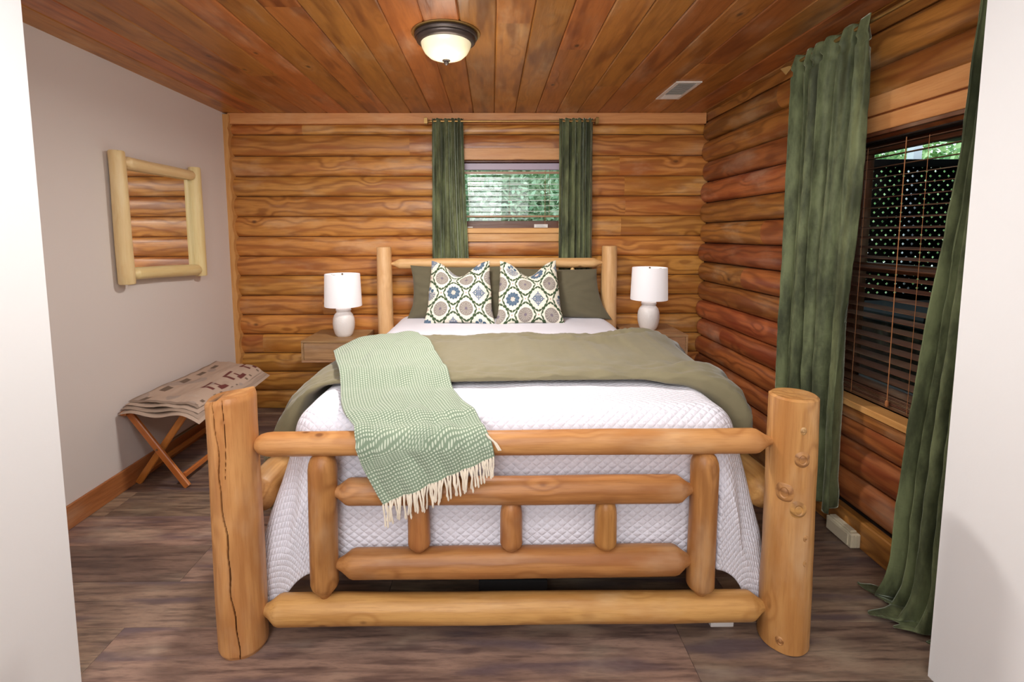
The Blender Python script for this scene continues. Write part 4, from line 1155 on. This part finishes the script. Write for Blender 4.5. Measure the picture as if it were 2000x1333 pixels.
# ------------------------------------------------------------------ CURTAINS
def smst(x): x = max(0, min(1, x)); return x*x*(3-2*x)
def curtain(name, along, base, t0, t1, b0, b1, ztop, zbot, nf, at, ab, label, group, seed, nu=170, nv=150, lean=0., off0=0., puddle=None, bow=0.):
    """along/base: unit vectors (hanging line, room side); t = extents at the top, b = at the bottom"""
    A, B = Vector(along), Vector(base); m = MB()
    def P(i, j):
        s = i/(nu-1); h = j/(nv-1)          # h 0 top .. 1 bottom
        e = smst(h*1.15)
        l0 = t0+(b0-t0)*e+bow*math.sin(PI*h); l1 = t1+(b1-t1)*e
        ph = s*nf*2*PI+1.3*math.sin(s*5+seed)+.9*h*math.sin(s*7+seed)+1.6*(mnoise.noise(Vector((s*3, h*1.6, seed*3.3))))
        s2 = s+.012*math.sin(s*nf*4*PI+seed)*(1-h*.4)
        l = l0+(l1-l0)*s2
        amp = at+(ab-at)*e
        w1 = math.sin(ph); w1 = math.copysign(abs(w1)**.55, w1)
        # sharper gathers near the header, softer and merging further down
        o_ = amp*(1+.6*mnoise.noise(Vector((s*5, h*1.5, seed*9.1))))*(w1*(1-.25*h)+.35*math.sin(ph*.5+seed)*h+.30*math.sin(ph*2.1+2)*(1-h))
        o_ += .006*fbm(s*6+seed, h*5, 0, 3)+.0035*fbm(s*14, h*22, seed, 2)
        if h < .03: o_ *= .55+.45*h/.03
        if abs(h-.042) < .008: o_ *= .75
        z = ztop-(ztop-zbot)*h
        if h == 0: z += .004*math.sin(ph*2)
        p = A*l+B*(off0+o_+lean*h)
        p = Vector((p.x, p.y, z))
        return p
    m.grid(P, nu, nv)
    if puddle: puddle(m)
    ctr = A*((t0+t1)/2)+B*off0
    o = m.build(name, M['velvet'], None, smooth=True, ang=180, origin=(ctr.x, ctr.y, zbot)); tag(o, label, 'curtain', group)
    sd = o.modifiers.new('thickness', 'SOLIDIFY'); sd.thickness = .003
    return o
GB_ = 'green velvet curtains at the back window'
curtain('curtain', (1, 0, 0), (0, -1, 0), -.437, -.205, -.452, -.160, 2.230, .42, 5.2, .020, .022, 'dark green velvet curtain left of the small back window', GB_, 1, off0=-3.690+.0)
curtain('curtain', (1, 0, 0), (0, -1, 0), .500, .752, .505, .765, 2.230, .42, 5.6, .020, .022, 'dark green velvet curtain right of the small back window', GB_, 2, off0=-3.690)
cr1 = empty('curtain_rod', (.14, 3.690, 2.212), 'slim brass curtain rod with square ends over the back window', 'curtain rod')
MB().tube([(-.45, 3.690, 2.212), (.75, 3.690, 2.212)], .0085, 12).build('rod', M['brass'], cr1)
for x_, s_ in ((-.45, -1), (.75, 1)):
    board('finial', x_-.012+s_*.03, 3.690-.024, 2.212-.024, x_+.012+s_*.03, 3.690+.024, 2.212+.024, M['brass'], cr1, .004)
    MB().tube([(x_+s_*.02, 3.690, 2.212), (x_, 3.690, 2.212)], .006, 8).build('finial_neck', M['brass'], cr1)
    MB().tube([(x_+s_*.008, 3.690, 2.212), (x_+s_*.008, 3.70, 2.222), (x_+s_*.008, 3.752, 2.222)], .005, 8).build('bracket', M['brass'], cr1)
GR_ = 'green velvet curtains at the side window'
RXX = 1.500
curtain('curtain', (0, 1, 0), (-1, 0, 0), 1.985, 2.475, 2.02, 2.455, 2.238, .15, 5.4, .036, .048, 'tall olive velvet curtain at the far side of the latticed window', GR_, 3, nu=240, nv=220, off0=-RXX, bow=.01)
def pud(m):
    # lower the last rows into a spread heap on the floor
    nv_, nu_ = 200, 150
    for k, v in enumerate(m.v):
        x, y, z = v
        if z < .22:
            t = (.22-z)/.32; t2 = t*t
            fo = .5+.5*math.sin(y*34+z*5)
            x -= (.02+.07*fo)*t2 + .02*t2*math.sin(y*21)
            y += .12*t2*(y-1.40)/.3
            z = max(.010+.022*fo*(1-t)+.010*mnoise.noise(Vector((x*14, y*14, 0)))+.012, z)
            m.v[k] = (x, y, z)
curtain('curtain', (0, 1, 0), (-1, 0, 0), 1.400, 1.520, 1.402, 1.668, 2.238, -.10, 5.5, .022, .040, 'green velvet curtain beside the white jamb, its hem heaped on the floor', GR_, 5, nu=150, nv=200, off0=-RXX, puddle=pud, bow=-.0)
cr2 = empty('curtain_rod', (1.50, 2.0, 2.214), 'brass curtain rod with pointed end over the side window', 'curtain rod')
MB().tube([(RXX, 1.395, 2.214), (RXX, 2.50, 2.214)], .0085, 12).build('rod', M['brass'], cr2)
m = MB().lathe([(.006, 0), (.007, .012), (.014, .018), (.030, .055), (.026, .062), (.002, .064)], 4, caps=False)
m.build('finial', M['brass'], cr2, Matrix.Translation((RXX, 2.50, 2.214)) @ Matrix.Rotation(-PI/2, 4, 'X'), smooth=False)
for y_ in (2.485, 1.60):
    MB().tube([(RXX, y_, 2.214), (1.56, y_, 2.222), (1.625, y_, 2.222)], .0055, 8).build('bracket', M['brass'], cr2)
    MB().box(1.612, y_-.014, 2.190, 1.630, y_+.014, 2.250, .003).build('bracket_plate', M['brass'], cr2, smooth=False)

# ------------------------------------------------------------------ BOX ON THE SKIRTING
bx = empty('raceway_box', (1.585, 2.07, .0), 'small cream surface outlet box on the floor by the right baseboard', 'outlet box')
board('body', 1.567, 1.995, .004, 1.609, 2.150, .070, M['beige_plastic'], bx, .004)
board('cover_plate', 1.562, 2.010, .010, 1.567, 2.140, .064, M['beige_plastic'], bx, .002)
board('top_rib', 1.575, 2.01, .070, 1.602, 2.14, .078, M['beige_plastic'], bx, .002)
for k in range(3): board('side_groove', 1.572+.012*k, 1.991, .010, 1.579+.012*k, 1.995, .064, M['beige_plastic'], bx, .001)
